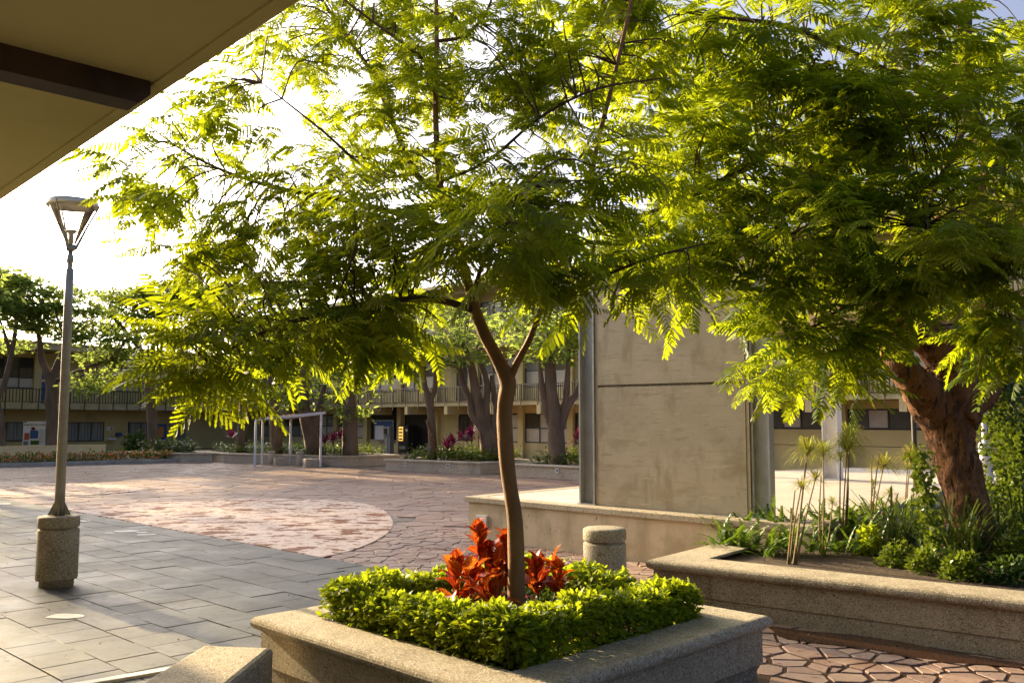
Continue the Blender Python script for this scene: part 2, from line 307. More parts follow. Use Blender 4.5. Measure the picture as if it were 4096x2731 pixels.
# ================================================================== GROUND
kind(MB().add([(-300,-60,-.06),(300,-60,-.06),(300,400,-.06),(-300,400,-.06)], [(0,1,2,3)]).build('ground', Mt['mortar']), 'structure')
TB0, TB1 = G(0, 1993)[:2], G(1290, 2232)[:2]           # edge between the grey pavers and the stone plaza
tdir = (TB1-TB0)/np.linalg.norm(TB1-TB0); tnrm = np.array([-tdir[1], tdir[0]])   # tnrm points into the plaza
def side(p): return float((np.array(p[:2])-TB0)@tnrm)
def inpoly(p, poly):
    c = False; n = len(poly)
    for i in range(n):
        a, b = poly[i], poly[(i+1) % n]
        if (a[1] > p[1]) != (b[1] > p[1]) and p[0] < (b[0]-a[0])*(p[1]-a[1])/(b[1]-a[1])+a[0]: c = not c
    return c
def seen(p, mu=90):
    d = p[1]*CT+(0-HC)*ST
    if d < 1: return False
    u = 2048+FPX*p[0]/d; v = 1365.5-FPX*(-p[1]*ST+(p[2]-HC if len(p) > 2 else -HC)*CT)/d
    return -mu < u < 4096+mu and v < 2731+mu
# planter and stage footprints (also used to skip hidden stones)
FP = [(0.0, 5.33), (2.02, 7.40), (0.0, 9.45), (-2.02, 7.38)]
RPK, RPT, RPR = (2.78, 11.80), (1.60, 10.30), (7.0, 6.08)
RP_SOIL = [RPT, RPR, (13, 11.0), (8.4, 17.4), (3.9, 11.5), RPK]
STAGE = [(-.77, 16.07), (3.85, 11.60), (8.4, 17.6), (13.5, 22.5), (9.5, 25.6), (6.3, 23.7)]
# ---- far plaza sheet
plaza = empty('stone_plaza', (0, 0, 0)); kind(plaza, 'structure')
pb = MB().add([(*(TB0-tdir*40), -.0125), (*(TB0+tdir*60), -.0125), (60, -8, -.0125), (60, 90, -.0125), (-70, 90, -.0125), (-70, 40, -.0125)], [(0,1,2,3,4,5)]).build('mortar_bed', Mt['dry_mortar'], plaza)
MB().add([(1.2, 2, -.0085), (12, 2, -.0085), (12, 9, -.0085), (1.2, 10.2, -.0085)], [(0,1,2,3)]).build('mortar_bed', Mt['mortar'], plaza)
def voronoi(bounds, sp, jit, keep):
    nx = int((bounds[1]-bounds[0])/sp)+1; ny = int((bounds[3]-bounds[2])/sp)+1
    S = np.zeros((nx, ny, 2))
    for i in range(nx):
        for j in range(ny): S[i, j] = (bounds[0]+(i+.5+(j % 2)*.4)*sp+RNG.uniform(-jit, jit)*sp, bounds[2]+(j+.5)*sp+RNG.uniform(-jit, jit)*sp)
    out = []; dead = RNG.random((nx, ny)) < .27
    for i in range(3, nx-3):
        for j in range(3, ny-3):
            s = S[i, j]
            if dead[i, j] or not keep(s): continue
            poly = [(s[0]-2*sp, s[1]-2*sp), (s[0]+2*sp, s[1]-2*sp), (s[0]+2*sp, s[1]+2*sp), (s[0]-2*sp, s[1]+2*sp)]
            nb = [S[i+a, j+b] for a in range(-3, 4) for b in range(-3, 4) if (a or b) and not dead[i+a, j+b]]
            nb.sort(key=lambda q: (q[0]-s[0])**2+(q[1]-s[1])**2)
            for q in nb[:20]:
                mx, my = (s[0]+q[0])/2, (s[1]+q[1])/2; dx, dy = q[0]-s[0], q[1]-s[1]
                poly = clip(poly, mx, my, dx, dy)
                if len(poly) < 3: break
            if len(poly) >= 3: out.append((s, poly))
    return out
def clip(poly, mx, my, dx, dy):
    r = []; n = len(poly)
    for k in range(n):
        a, b = poly[k], poly[(k+1) % n]
        da = (a[0]-mx)*dx+(a[1]-my)*dy; db = (b[0]-mx)*dx+(b[1]-my)*dy
        if da <= 0: r.append(a)
        if (da < 0) != (db < 0) and abs(da-db) > 1e-9:
            t = da/(da-db); r.append((a[0]+(b[0]-a[0])*t, a[1]+(b[1]-a[1])*t))
    return r
def stone_geo(s, poly, joint, z, bev=.005):
    c = np.mean(np.array(poly), axis=0); P = np.array(poly)
    # merge tiny edges, shrink by the joint
    Q = [P[0]]
    for p in P[1:]:
        if np.linalg.norm(p-Q[-1]) > .035: Q.append(p)
    if len(Q) > 3 and np.linalg.norm(Q[0]-Q[-1]) < .035: Q.pop()
    if len(Q) < 3: return None
    Q = np.array(Q); area = 0.5*abs(np.dot(Q[:,0], np.roll(Q[:,1], 1))-np.dot(Q[:,1], np.roll(Q[:,0], 1)))
    if area < .006: return None
    r = math.sqrt(area/math.pi)
    k1 = max(.3, 1-joint/r*.9); o = c+(Q-c)*k1*(1+RNG.uniform(-.05, .03, (len(Q), 1))); t = c+(o-c)*(1-bev/r)
    n = len(Q); tilt = RNG.normal(0, .004, 2)
    vs = [(p[0], p[1], -.03) for p in o]+[(p[0], p[1], z-.003+(p-c)@tilt) for p in o]+[(p[0], p[1], z+(p-c)@tilt) for p in t]
    fs = []
    for k in (0, n): fs += [(k+i, k+(i+1) % n, k+n+(i+1) % n, k+n+i) for i in range(n)]
    fs.append(tuple(range(2*n, 3*n)))
    return vs, fs
def ccw(poly):
    a = sum(poly[i][0]*poly[(i+1) % len(poly)][1]-poly[(i+1) % len(poly)][0]*poly[i][1] for i in range(len(poly)))
    return poly if a > 0 else poly[::-1]
# pale inlays
IN1 = [G(*q)[:2] for q in ((253,2036),(460,2014),(723,2006),(1000,1994),(1286,1999),(1417,2008),(1518,2032),(1568,2078),(1562,2118),(1512,2157),(1417,2198),(1292,2231))]
IN2 = [G(*q)[:2] for q in ((-420,1918),(0,1927),(300,1933),(500,1943),(592,1954),(560,1963),(400,1977),(200,1986),(0,1990),(-200,1966))]
def smoothpoly(P, closed_line_from=None):
    P = [np.array(p) for p in P]; out = []
    n = len(P)
    for i in range(n-1):
        a, b, c, d = P[max(0, i-1)], P[i], P[i+1], P[min(n-1, i+2)]
        for k in range(5):
            t = k/5; out.append(.5*((2*b)+(-a+c)*t+(2*a-5*b+4*c-d)*t*t+(-a+3*b-3*c+d)*t**3))
    out.append(P[-1]); return out
for P in (IN1, IN2):
    q = [p+tnrm*max(0, .01-side(p)) for p in smoothpoly(P)]
    q = ccw([tuple(p) for p in q])
    MB().prism(q, -.03, .012).build('pale_inlay', Mt['inlay'], plaza)
def keep_near(s): return (side(s) > -.3 or s[0] > .3) and s[1] < 17.5 and seen((s[0], s[1], 0), 260) and not inpoly(s, FP) and not inpoly(s, STAGE) and not inpoly(s, RP_SOIL) and not inpoly(s, IN1)
def keep_far(s): return side(s) > -.3 and s[1] >= 17.5 and s[1] < 44 and seen((s[0], s[1], 0), 120) and not inpoly(s, STAGE) and not inpoly(s, IN1) and not inpoly(s, IN2)
cells = [(s, p, .013 if s[0] < 1.6 or s[1] > 10 else .024) for s, p in voronoi((-8, 9, 4, 19), .21, .62, keep_near)]
cells += [(s, p, .014) for s, p in voronoi((-25, 10, 15, 46.5), .46, .6, keep_far)]
piece = []
for s, p, j in cells:
    if s[0] < .3: p = clip(p, TB0[0]+tnrm[0]*.012, TB0[1]+tnrm[1]*.012, -tnrm[0], -tnrm[1])
    if len(p) < 3: continue
    g = stone_geo(s, ccw(p), j, RNG.uniform(-.004, .005))
    if g: piece.append((s[1]**2+s[0]**2, g))
piece.sort(key=lambda q: q[0])
for k, (d, g) in enumerate(piece[:290]): MB().add(*g, rnd=random.random()).build('stone', Mt['stone'], plaza)
rest = MB()
for d, g in piece[290:]: rest.add(*g, rnd=random.random())
kind(rest.build('farther_stones', Mt['stone'], plaza), 'stuff')
MB().add([(*(TB0-tdir*40+tnrm*.0), -.0085), (-22, 43.9, -.0085), (60, 43.9, -.0085), (60, 95, -.0085), (-80, 95, -.0085)], [(0,1,2,3,4)]).build('far_paving', Mt['plaza_far'], plaza)
# ---- grey pavers
pav = empty('paver_pavement'); kind(pav, 'structure')
MB().add([(*(TB0-tdir*40), -.012), (*(TB0+tdir*22), -.012), (3, -8, -.012), (-45, -8, -.012)], [(0,3,2,1)]).build('joint_bed', Mt['grout'], pav)
MB().add([(-30, 5.4, .003), (-30, -8, .003), (3, -8, .003), (.6, 5.0, .003), (-2.3, 5.3, .003)], [(0,1,2,3,4)]).build('near_paving', Mt['paver'], pav)  # unseen sheet of paving added under the eave for bounced light
W0, gap = .468, .010
pieces = []
row = 0
for row in range(0, 34):
    off = row*W0; x = -6.0+(.0, .235, .06, .30)[row % 4]
    while x < 40:
        ln = random.choice((.47, .47, .47, .47, .94)); ln = ln if ln > .5 else .47
        a = x; x += ln
        c = TB0+tdir*(a+ln/2-12)-tnrm*(off+W0/2)
        if seen((c[0], c[1], 0), 330) and not inpoly(c, [(0, 5.6), (1.7, 7.4), (0, 9.2), (-1.75, 7.38)]) and c[1] > 5.2 and c[0] < .3: pieces.append((c, ln))
pieces.sort(key=lambda q: q[0][1])
prest = MB(); ang = math.atan2(tdir[1], tdir[0])
for k, (c, ln) in enumerate(pieces):
    m = MB() if k < 295 else prest
    m.box((c[0], c[1], RNG.uniform(-.006, .002)-.0), (ln-gap-RNG.uniform(0, .004), W0-gap-RNG.uniform(0, .004), .03), ang+RNG.normal(0, .002), rnd=random.random(), bev=.0015)
    if k < 295: m.build('paver', Mt['paver'], pav)
if prest.v: kind(prest.build('farther_pavers', Mt['paver'], pav), 'stuff')
# pale round patches on the pavers, and a white stone strip
for (u, v, rx, ry) in ((258, 2462, .19, .14), (322, 2082, .20, .13), (505, 2123, .22, .13), (440, 2130, .09, .07), (566, 2128, .11, .08), (582, 2137, .17, .09), (4, 2014, .25, .2)):
    c = G(u, v, .02); n = 22; ph = random.random()*6
    pts = [(c[0]+rx*math.cos(2*math.pi*i/n)*(1+.14*math.sin(3*i*.286+ph)), c[1]+ry*math.sin(2*math.pi*i/n)*(1+.2*math.sin(2*i*.286+ph)), .0195) for i in range(n)]
    MB().add(pts, [tuple(range(n))]).build('pale_patch', Mt['water'], pav)
a, b = G(395, 2728)[:2], G(618, 2690)[:2]; dd = (b-a)/np.linalg.norm(b-a)
MB().box((*((a+b)/2-dd*.35+np.array([dd[1], -dd[0]])*.06), .02), (1.55, .10, .03), math.atan2(dd[1], dd[0]), bev=.004).build('white_strip', Mt['white_strip'], pav)
pw = G(3560, 2640)                     # brown rain water standing by the long planter
n = 26; wpts = []
for i in range(n):
    a = 2*math.pi*i/n; q = np.array([math.cos(a)*1.15*(1+.15*math.sin(3*a+1)), math.sin(a)*.27*(1+.3*math.sin(5*a))])
    dr = np.array([.788, -.615]); nr = np.array([.615, .788]); c = np.array([3.38, 8.56]); wpts.append((*(c+dr*q[0]+nr*q[1]), .0045))
MB().add(wpts, [tuple(range(n))]).build('rain_puddle', mat('brown_puddle', (.05, .022, .012), .06, spec=.5), plaza)
# terrace the photographer stands on; unseen, made pale to bounce light up
kind(MB().prism([(-4.44-1.2-6.8, 7.62-1.1+7.3), (-4.44-1.2+10.2, 7.62-1.1-10.9), (-4.44-2.5+10.2, 7.62-2.3-10.9), (-4.44-2.5-6.8, 7.62-2.3+7.3)], -.05, .5).build('terrace_floor', Mt['floor_pale']), 'structure')

# ================================================================== PLANTERS
def nose(rim, zt=.52, zl=.415, ov=.065):
    r = (zt-zl)/2; zc = (zt+zl)/2; pr = [(rim, zt-.03), (rim, zt-.006), (rim-.008, zt)]
    for k in range(9):
        a = math.pi/2-math.pi*k/8; pr.append((-(ov-r)-r*math.cos(a), zc+r*math.sin(a)))
    pr.append((.02, zl)); return pr
fp = wempty('square_planter', (0, 7.38, 0))
tag(fp, 'square aggregate-concrete planter with rounded rim holding the young tree and clipped hedge', 'planter')
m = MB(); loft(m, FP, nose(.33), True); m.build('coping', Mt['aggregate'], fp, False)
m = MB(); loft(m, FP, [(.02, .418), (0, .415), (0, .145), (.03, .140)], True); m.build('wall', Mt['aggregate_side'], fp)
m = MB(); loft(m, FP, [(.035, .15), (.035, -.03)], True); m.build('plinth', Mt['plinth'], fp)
m = MB(); m.prism([tuple(p) for p in offset_line(FP, .2, True)], .1, .455); m.build('soil', Mt['soil'], fp)
rp = wempty('long_planter', (4.5, 9.5, 0))
tag(rp, 'long aggregate-concrete planter with rounded rim around the old red-barked tree', 'planter')
line = [RPK, RPT, RPR]
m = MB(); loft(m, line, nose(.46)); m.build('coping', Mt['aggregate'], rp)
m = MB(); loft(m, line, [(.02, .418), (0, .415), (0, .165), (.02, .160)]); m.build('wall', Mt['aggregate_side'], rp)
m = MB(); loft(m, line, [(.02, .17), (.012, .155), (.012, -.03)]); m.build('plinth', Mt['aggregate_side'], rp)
sp = offset_line([RPK, RPT, RPR], .3)
m = MB(); m.prism([tuple(q) for q in (sp[1], sp[2], (13, 11.0), (12.5, 20), (8.42, 17.55), (3.93, 11.62), sp[0])], .05, .45); m.build('soil', Mt['soil'], rp)
# concrete bench block at the near left
bb = wempty('bench_block', (-2.05, 5.6, 0)); tag(bb, 'rough concrete bench block at the left corner of the square planter', 'bench')
q = [G(813, 2576, .42)[:2], G(1091, 2586, .42)[:2]]
P = [q[0], q[1], q[1]+np.array([-.10, -2.2]), q[0]+np.array([-.16, -2.2])]
m = MB(); PL = ccw([tuple(p) for p in P])
loft(m, PL, [(.012, -.03), (0, .0), (0, .385), (.012, .41), (.035, .42)], True); n = len(m.v); m.f.append(tuple(range(n-4, n)))
m.build('block', Mt['aggregate'], bb)
s_ = MB(); loft(s_, [tuple(p) for p in offset_line(PL, .06, True)], [(0, -.02), (0, .004)], True); s_.build('foot', Mt['plinth'], bb)

# ================================================================== STAGE AND PAVILION
st = wempty('stage', (3, 17, 0)); tag(st, 'raised concrete stage with pale floor and pebbled edge behind the square planter', 'stage')
m = MB(); loft(m, STAGE, [(0, -.03), (0, .645)], True); m.build('wall', Mt['stage_wall'], st)
m = MB(); loft(m, STAGE, [(.02, .643), (-.05, .645), (-.055, .655), (-.055, .725), (-.045, .738), (.22, .74), (.22, .70)], True); m.build('edge_band', Mt['aggregate'], st)
m = MB(); m.prism([tuple(p) for p in offset_line(STAGE, .2, True)], .5, .734); m.build('floor', Mt['stage_floor'], st)
def wallplate(name, u, v, w, h, off):
    # small plate on the stage wall
    d = np.array(STAGE[1])-np.array(STAGE[0]); d /= np.linalg.norm(d); nrm = np.array([d[1], -d[0]]); p0 = np.array(STAGE[0])
    r = ray(u, v); k = ((np.array([*p0, 0])-np.array([0, 0, HC]))@np.array([*nrm, 0]))/(r@np.array([*nrm, 0])); p = np.array([0, 0, HC])+r*k
    c = p[:2]+nrm*off/2; return MB().box((c[0], c[1], p[2]), (w, off, h), math.atan2(d[1], d[0]), bev=0), p, d, nrm
m, p, d_, n_ = wallplate('x', 1932, 2085, .26, .22, .05)
lb = wempty('wall_light_box', tuple(p)); tag(lb, 'small pale light box on the stage wall above the red croton leaves', 'light box')
m.build('housing', Mt['paper'], lb); c = p[:2]+n_*.056; MB().box((c[0], c[1], p[2]-.01), (.12, .02, .05), math.atan2(d_[1], d_[0])).build('lens', Mt['dark'], lb)
m, p, d_, n_ = wallplate('x', 2890, 2178, .30, .10, .06)
tag(m.build('cable_box', Mt['stage_floor']), 'flat pale cable box low on the stage wall behind the fern', 'cable box')
pv = wempty('pavilion', (3, 16, .74)); tag(pv, 'steel column pavilion with tall cast concrete panel standing on the stage', 'pavilion')
cl, cr_ = np.array([1.40, 14.47]), np.array([3.42, 12.78]); pd = (cr_-cl)/np.linalg.norm(cr_-cl); pn = np.array([pd[1], -pd[0]]); pa = math.atan2(pd[1], pd[0])
pl = np.linalg.norm(cr_-cl); pc = (cl+cr_)/2
m = MB(); m.box((*pc, (.74+2.60)/2), (pl-.11, .22, 1.86), pa); m.build('concrete_panel', Mt['concrete'], pv)
m = MB(); m.box((*pc, 2.62), (pl-.12, .16, .06), pa); m.build('joint_dark_strip', Mt['plinth'], pv)  # dark strip added in the open joint to stop light coming through
m = MB(); m.box((*pc, (2.64+4.22)/2), (pl-.11, .22, 1.58), pa); m.build('concrete_panel', Mt['concrete'], pv)
for s in (-1, 1):
    m = MB(); m.box((*(pc+pd*s*(pl/2-.027)), 2.48), (.046, .20, 3.48), pa); m.build('joint_strip', Mt['stage_wall'], pv)
def hcol(c, a, h, mt, w=.30, dp=.26, t=.03, z0=.735):
    m = MB(); C, S = math.cos(a), math.sin(a)
    for s in (-1, 1): m.box((c[0]+C*s*(w/2-t/2), c[1]+S*s*(w/2-t/2), z0+h/2), (t, dp, h), a)
    m.box((c[0], c[1], z0+h/2-.001), (w-2*t, .03, h-.004), a); m.box((c[0], c[1], z0+.012), (w+.06, dp+.04, .02), a)
    return m.build('steel_column', mt, pv)
hcol(cl-pd*.155, pa, 3.5, Mt['steel']); hcol(cr_+pd*.145, pa, 3.5, Mt['steel'], w=.27, dp=.16)
rc = G(3333, 1915, .74); hcol(rc[:2], pa, 3.4, Mt['white_steel'], w=.36, dp=.3)
hcol(G(2700, 1895, .74)[:2]+np.array([0.2, .6]), pa, 3.4, Mt['white_steel'], w=.36, dp=.3)
m = MB(); m.prism([(.75, 14.75), (4.25, 11.95), (9.2, 20.0), (5.3, 23.0)], 4.235, 4.52); m.build('roof_slab', Mt['concrete'], pv)
gp = G(3665, 1962, .74)
tag(MB().lathe([(.09, 0), (.09, .02), (.045, .03), (.045, 1.75), (.05, 1.76), (.05, 1.80), (.02, 1.82)], (gp[0], gp[1], .735), 12).build('dark_post', Mt['frame']), 'thin dark metal post on the stage left of the old tree', 'post')
wl = A(3945, 1900, 20); z0 = .735
wp = wempty('white_post', (wl[0], wl[1], z0)); tag(wp, 'white pipe post on a cylindrical plinth behind the old tree trunk', 'post')
MB().lathe([(.15, 0), (.15, .12), (.135, .14), (.135, .80), (.10, .86), (.03, .87)], (wl[0], wl[1], z0), 20).build('plinth', Mt['white_steel'], wp)
MB().lathe([(.055, .86), (.055, 2.9), (.05, 2.95), (.02, 2.97)], (wl[0], wl[1], z0), 16).build('pipe', Mt['white_steel'], wp)

# ================================================================== BOLLARD, LAMP, EAVE
def bollard_geo(c):
    a = MB().lathe([(.20, 0), (.20, .085), (.21, .09), (.237, .095), (.243, .11), (.243, .70), (.235, .712), (.215, .715), (.215, .735)], c, 40)
    b = MB().lathe([(.215, .732), (.236, .737), (.245, .75), (.245, .85), (.238, .868), (.22, .878), (.1, .882)], c, 40)
    return a, b
c = (1.05, 10.3, -.005); bo = wempty('bollard', c); tag(bo, 'round aggregate-concrete bollard with capped top between the hedge and the stage', 'bollard')
a, b = bollard_geo(c); a.build('drum', Mt['aggregate'], bo, True); b.build('cap', Mt['aggregate'], bo, True)
lc = G(208, 2353); c = (lc[0], lc[1]+.1, 0.008); la = wempty('street_lamp', c)
tag(la, 'tall grey street lamp with conical head on a round concrete base', 'street lamp')
a, b = bollard_geo(c); a.build('base_drum', Mt['aggregate'], la, True); b.build('base_cap', Mt['aggregate'], la, True)
m = MB().lathe([(.062, .87), (.060, 1.2), (.052, 3.55), (.050, 4.02), (.036, 4.03), (.030, 4.045), (.030, 4.10), (.043, 4.11), (.043, 4.20), (.030, 4.21), (.030, 4.26)], c, 24); m.build('pole', Mt['pole'], la, True)
for k in range(4):
    an = R(20+90*k); dx, dy = math.cos(an), math.sin(an); t = .005
    vs = []
    for s in (-1, 1): vs += [(c[0]+dx*r-dy*t*s, c[1]+dy*r+dx*t*s, c[2]+z) for r, z in ((.055, .885), (.135, .885), (.055, 1.06))]
    MB().add(vs, [(0, 1, 2), (5, 4, 3), (0, 3, 4, 1), (1, 4, 5, 2), (2, 5, 3, 0)]).build('gusset', Mt['pole'], la)
hz = c[2]+4.26
MB().lathe([(.045, 0), (.055, .02), (.058, .08), (.03, .085)], (c[0], c[1], hz), 20).build('head_socket', Mt['pole'], la, True)
for k in range(3):
    an = R(-100+120*k); dx, dy = math.cos(an), math.sin(an)
    pts = [(c[0]+dx*r, c[1]+dy*r, hz+z) for r, z in ((.05, .02), (.10, .13), (.20, .36), (.305, .575), (.315, .62))]
    MB().tube(pts, [.022, .018, .012, .011, .011], 8).build('head_arm', Mt['pole'], la, True)
ring = [(.29, .575), (.312, .58), (.315, .60), (.315, .64), (.305, .655), (.285, .66), (.29, .64), (.29, .58)]
MB().lathe(ring, (c[0], c[1], hz), 40).build('head_ring', mat('pale_lamp_metal', (.55, .52, .44), .3, metal=.5), la, True)
MB().lathe([(.28, .60), (.28, .615), (.18, .63), (.05, .635)], (c[0], c[1], hz), 40).build('reflector', mat('lamp_top_plastic', (.9, .88, .8), .3, trans=.9, tcol=(.97, .95, .88)), la, True)
gm = bpy.data.materials.new('clear_lamp_glass'); gm.use_nodes = True; g = gm.node_tree; g.nodes.clear()
o_ = g.nodes.new('ShaderNodeOutputMaterial'); x_ = g.nodes.new('ShaderNodeMixShader'); t_ = g.nodes.new('ShaderNodeBsdfTransparent'); gl = g.nodes.new('ShaderNodeBsdfGlossy'); gl.inputs['Roughness'].default_value = .05
fr = g.nodes.new('ShaderNodeFresnel'); fr.inputs['IOR'].default_value = 1.35; t_.inputs['Color'].default_value = (.96, .94, .88, 1)
g.links.new(fr.outputs[0], x_.inputs[0]); g.links.new(t_.outputs[0], x_.inputs[1]); g.links.new(gl.outputs[0], x_.inputs[2]); g.links.new(x_.outputs[0], o_.inputs['Surface'])
m = MB(); vs = []; n = 40
for r, z in ((.06, .10), (.16, .33), (.275, .585)):
    for i in range(n): vs.append((c[0]+r*math.cos(2*math.pi*i/n), c[1]+r*math.sin(2*math.pi*i/n), hz+z))
m.add(vs, [(k*n+i, k*n+(i+1) % n, (k+1)*n+(i+1) % n, (k+1)*n+i) for k in range(2) for i in range(n)]); m.build('glass_cone', gm, la, True)
MB().lathe([(.02, .085), (.03, .10), (.03, .22), (.05, .24), (.075, .26), (.075, .27), (.03, .28)], (c[0], c[1], hz), 16).build('bulb_holder', mat('lamp_bulb_glass', (.70, .66, .55), .2), la, True)
# eave of the building the photographer stands under
ed = np.array([.683, -.73]); en = np.array([.73, .683]); e0 = G(0, 795, 4.0)[:2]
ev = wempty('eave', (-3, 0, 4)); tag(ev, 'olive plastered roof eave with brown beam at the top left corner', 'roof eave')
def EP(t, s): return tuple(e0+ed*t+en*s)
m = MB(); m.prism([EP(-14, -3.2), EP(16, -3.2), EP(16, -.085), EP(-14, -.085)], 4.0, 4.25); m.build('soffit_slab', Mt['eave'], ev)
m = MB(); m.prism([EP(-14, -.083), EP(16, -.083), EP(16, 0), EP(-14, 0)], 3.988, 4.26); m.build('drip_edge', Mt['eave'], ev)
bt = (np.array([-2.04, 4.91])-e0)@ed
for k in (0, -4.6, 4.6):
    m = MB(); vs = []
    for t in (bt+k, bt+k-.175): vs += [(*EP(t, -3.2), 4.005), (*EP(t, -.10), 4.005), (*EP(t, -.10), 3.92), (*EP(t, -.16), 3.86), (*EP(t, -3.2), 3.86)]
    m.add(vs, [(0,1,2,3,4), (9,8,7,6,5), (0,5,6,1), (1,6,7,2), (2,7,8,3), (3,8,9,4), (4,9,5,0)]); m.build('beam', Mt['beam'], ev)
m = MB(); m.prism([EP(-14, -3.4), EP(16, -3.4), EP(16, -3.22), EP(-14, -3.22)], -.05, 4.25); m.build('rear_wall', Mt['wall_pale'], ev)  # unseen wall, set close and pale to bounce light onto the soffit
# ================================================================== BUILDINGS
def local_of(u, v, P, d, off):          # photo pixel -> (x, z) on a wall `off` behind the front line of a building
    b = np.array([-d[1], d[0]]); p = np.array(P)+b*off; n3 = np.array([d[1], -d[0], 0]); r = ray(u, v); o = np.array([0, 0, HC])
    k = ((np.array([*p, 0])-o)@n3)/(r@n3); q = o+r*k; return float((q[:2]-p)@np.array(d)), float(q[2])
mesh_cache = {}
def shared(key, fn, name, mt, parent, loc, smooth=False):
    if key not in mesh_cache:
        o = fn().build(name, mt, parent, smooth); mesh_cache[key] = o.data
    else: o = link(name, mesh_cache[key], parent)
    o.location = loc; return o
def window(parent, x, z, w, h, y, cols, rows, panes, fr=.05):
    """frame part with pane sub-parts; (x, z) is the lower left corner on the wall plane y"""
    def frame():
        m = MB()
        for i in range(cols+1): m.box((i*w/cols, 0, h/2), (fr, .08, h+fr))
        for j in range(rows+1): m.box((w/2, -.002, j*h/rows), (w-fr*.2, .07, fr))
        return m
    fo = shared(('win', round(w, 2), round(h, 2), cols, rows), frame, 'window', Mt['frame'], parent, (x, y-.03, z))
    pw, ph = w/cols, h/rows
    for i in range(cols):
        for j in range(rows):
            k = panes[(j*cols+i) % len(panes)]
            shared(('pane', round(pw, 2), round(ph, 2), k), lambda: MB().box((pw/2, .012, ph/2), (pw-fr, .012, ph-fr)), 'pane', Mt[k], fo, (i*pw, 0, j*ph))
    return fo
def railing(parent, x0, x1, z, y, bars=True, h=.92, pitch=.155, every=8):
    m = MB(); m.box(((x0+x1)/2, y, z+h), (x1-x0, .05, .05)); m.box(((x0+x1)/2, y, z+.10), (x1-x0, .04, .035))
    r = m.build('railing', Mt['rail'], parent); n = int((x1-x0)/pitch)
    if bars is True:
        for i in range(n): shared(('bar', h), lambda: MB().box((0, 0, h/2+.045), (.038, .03, h-.11)), 'bar', Mt['rail'], r, (x0+(i+.5)*pitch, y, z))
    elif bars == 'joined':
        k = MB()
        for i in range(n): k.box((x0+(i+.5)*pitch, y, z+h/2+.045), (.038, .03, h-.11))
        kind(k.build('bars', Mt['rail'], r), 'stuff')
    x = x0+.05
    while x < x1:
        shared(('rpost', h), lambda: MB().box((0, -.035, h/2-.19), (.05, .03, h+.38)), 'rail_post', Mt['rail'], r, (x, y-.002, z)); x += pitch*every
    return r
# ------------------------------------------------ three storey building behind the trees
CP, CQ = G(1471, 1562, 3.9)[:2], G(2316, 1529, 3.9)[:2]; cd = (CQ-CP)/np.linalg.norm(CQ-CP)
cb = empty('classroom_building', (*CP, 0), math.atan2(cd[1], cd[0])); tag(cb, 'long three-storey yellow classroom building with balconies behind the courtyard trees', 'building')
X0, X1, WY = -17.5, 44.0, 1.5
m = MB()
m.box(((X0+X1)/2, WY+4.05, 4.9), (X1-X0, 7.9, 9.9)); m.build('core', Mt['dark'], cb)
for zf in (2.82, 6.02, 9.22):
    m = MB(); m.box(((X0+X1)/2, WY/2+.1, zf+.15), (X1-X0, WY+.2+.0, .26)); m.build('floor_slab', Mt['slab_edge'], cb)
m = MB(); m.box(((X0+X1)/2, WY/2+3, 9.62), (X1-X0+.6, WY+7.4, .22)); m.build('roof', Mt['slab_edge'], cb)
pil = [-2.0+3.64*k for k in range(-4, 13)]
for x in pil:
    for z0, z1 in ((0, 2.83), (3.1, 6.03), (6.3, 9.23)):
        shared(('pil', z0), lambda: MB().box((0, -.1, (z1-z0)/2), (.40, .34, z1-z0)), 'pilaster', Mt['plaster'], cb, (x, WY, z0))
for k in range(-3, 13):
    for zf in (2.82, 6.02):
        shared('cbeam', lambda: MB().box((0, WY/2-.1, -.24), (.28, WY+.1, .46)), 'balcony_beam', Mt['slab_edge'], cb, (.5+3.70*k, 0, zf+.02))
def fill(x0, x1, z0, z1, mt='plaster', y=WY-.03, t=.08, nm='wall_panel'):
    return MB().box(((x0+x1)/2, y, (z0+z1)/2), (x1-x0, t, z1-z0)).build(nm, Mt[mt], cb)
bays = list(zip(pil[:-1], pil[1:]))
for i, (a, b) in enumerate(bays):
    a += .2; b -= .2; w = b-a
    # ground floor
    i -= 1
    if i == 3:                                                   # notice board bay
        fill(a, b, -.05, .78, 'plaster_pale'); 
    elif i == 4: pass                                            # open passage with the vending machine
    elif i == 5:
        fill(a, a+1.7, -.05, 2.83); window(cb, a+1.75, .85, w-1.8, 1.45, WY-.02, 4, 4, ['pane'], .04); fill(a+1.7, b, -.05, .82, 'plaster_pale')
    elif i >= 11:
        fill(a, b, -.05, 1.02, 'plaster'); fill(a, b, 1.045, 1.68, 'plaster'); window(cb, a, 1.74, w, .72, WY-.02, 4, 1, ['pane', 'blind', 'pane', 'curtain']); fill(a, b, 2.5, 2.83)
    else:
        fill(a, b, -.05, .82, 'plaster_pale'); window(cb, a+.03, .86, w-.06, 1.5, WY-.02, 3, 2, ['blind', 'blind', 'blind', 'pane', 'blind', 'curtain'] if i % 2 else ['blind', 'curtain', 'blind', 'pane', 'pane', 'blind']); fill(a, b, 2.42, 2.83)
    # upper floors
    for zf, fl in ((3.1, 1), (6.3, 2)):
        if i in (5, 8):
            fill(a, a+1.5, zf, zf+2.93, 'plaster'); fill(a+1.52, a+2.5, zf, zf+2.1, 'dark', nm='door'); fill(a+2.52, b, zf, zf+2.93, 'plaster_pale')
        else:
            fill(a, b, zf, zf+.70, 'plaster_pale'); window(cb, a+.03, zf+.74, w-.06, 1.72, WY-.02, 3, 2, ['blind', 'blind', 'blind', 'curtain', 'pane', 'pane']); fill(a, b, zf+2.52, zf+2.93)
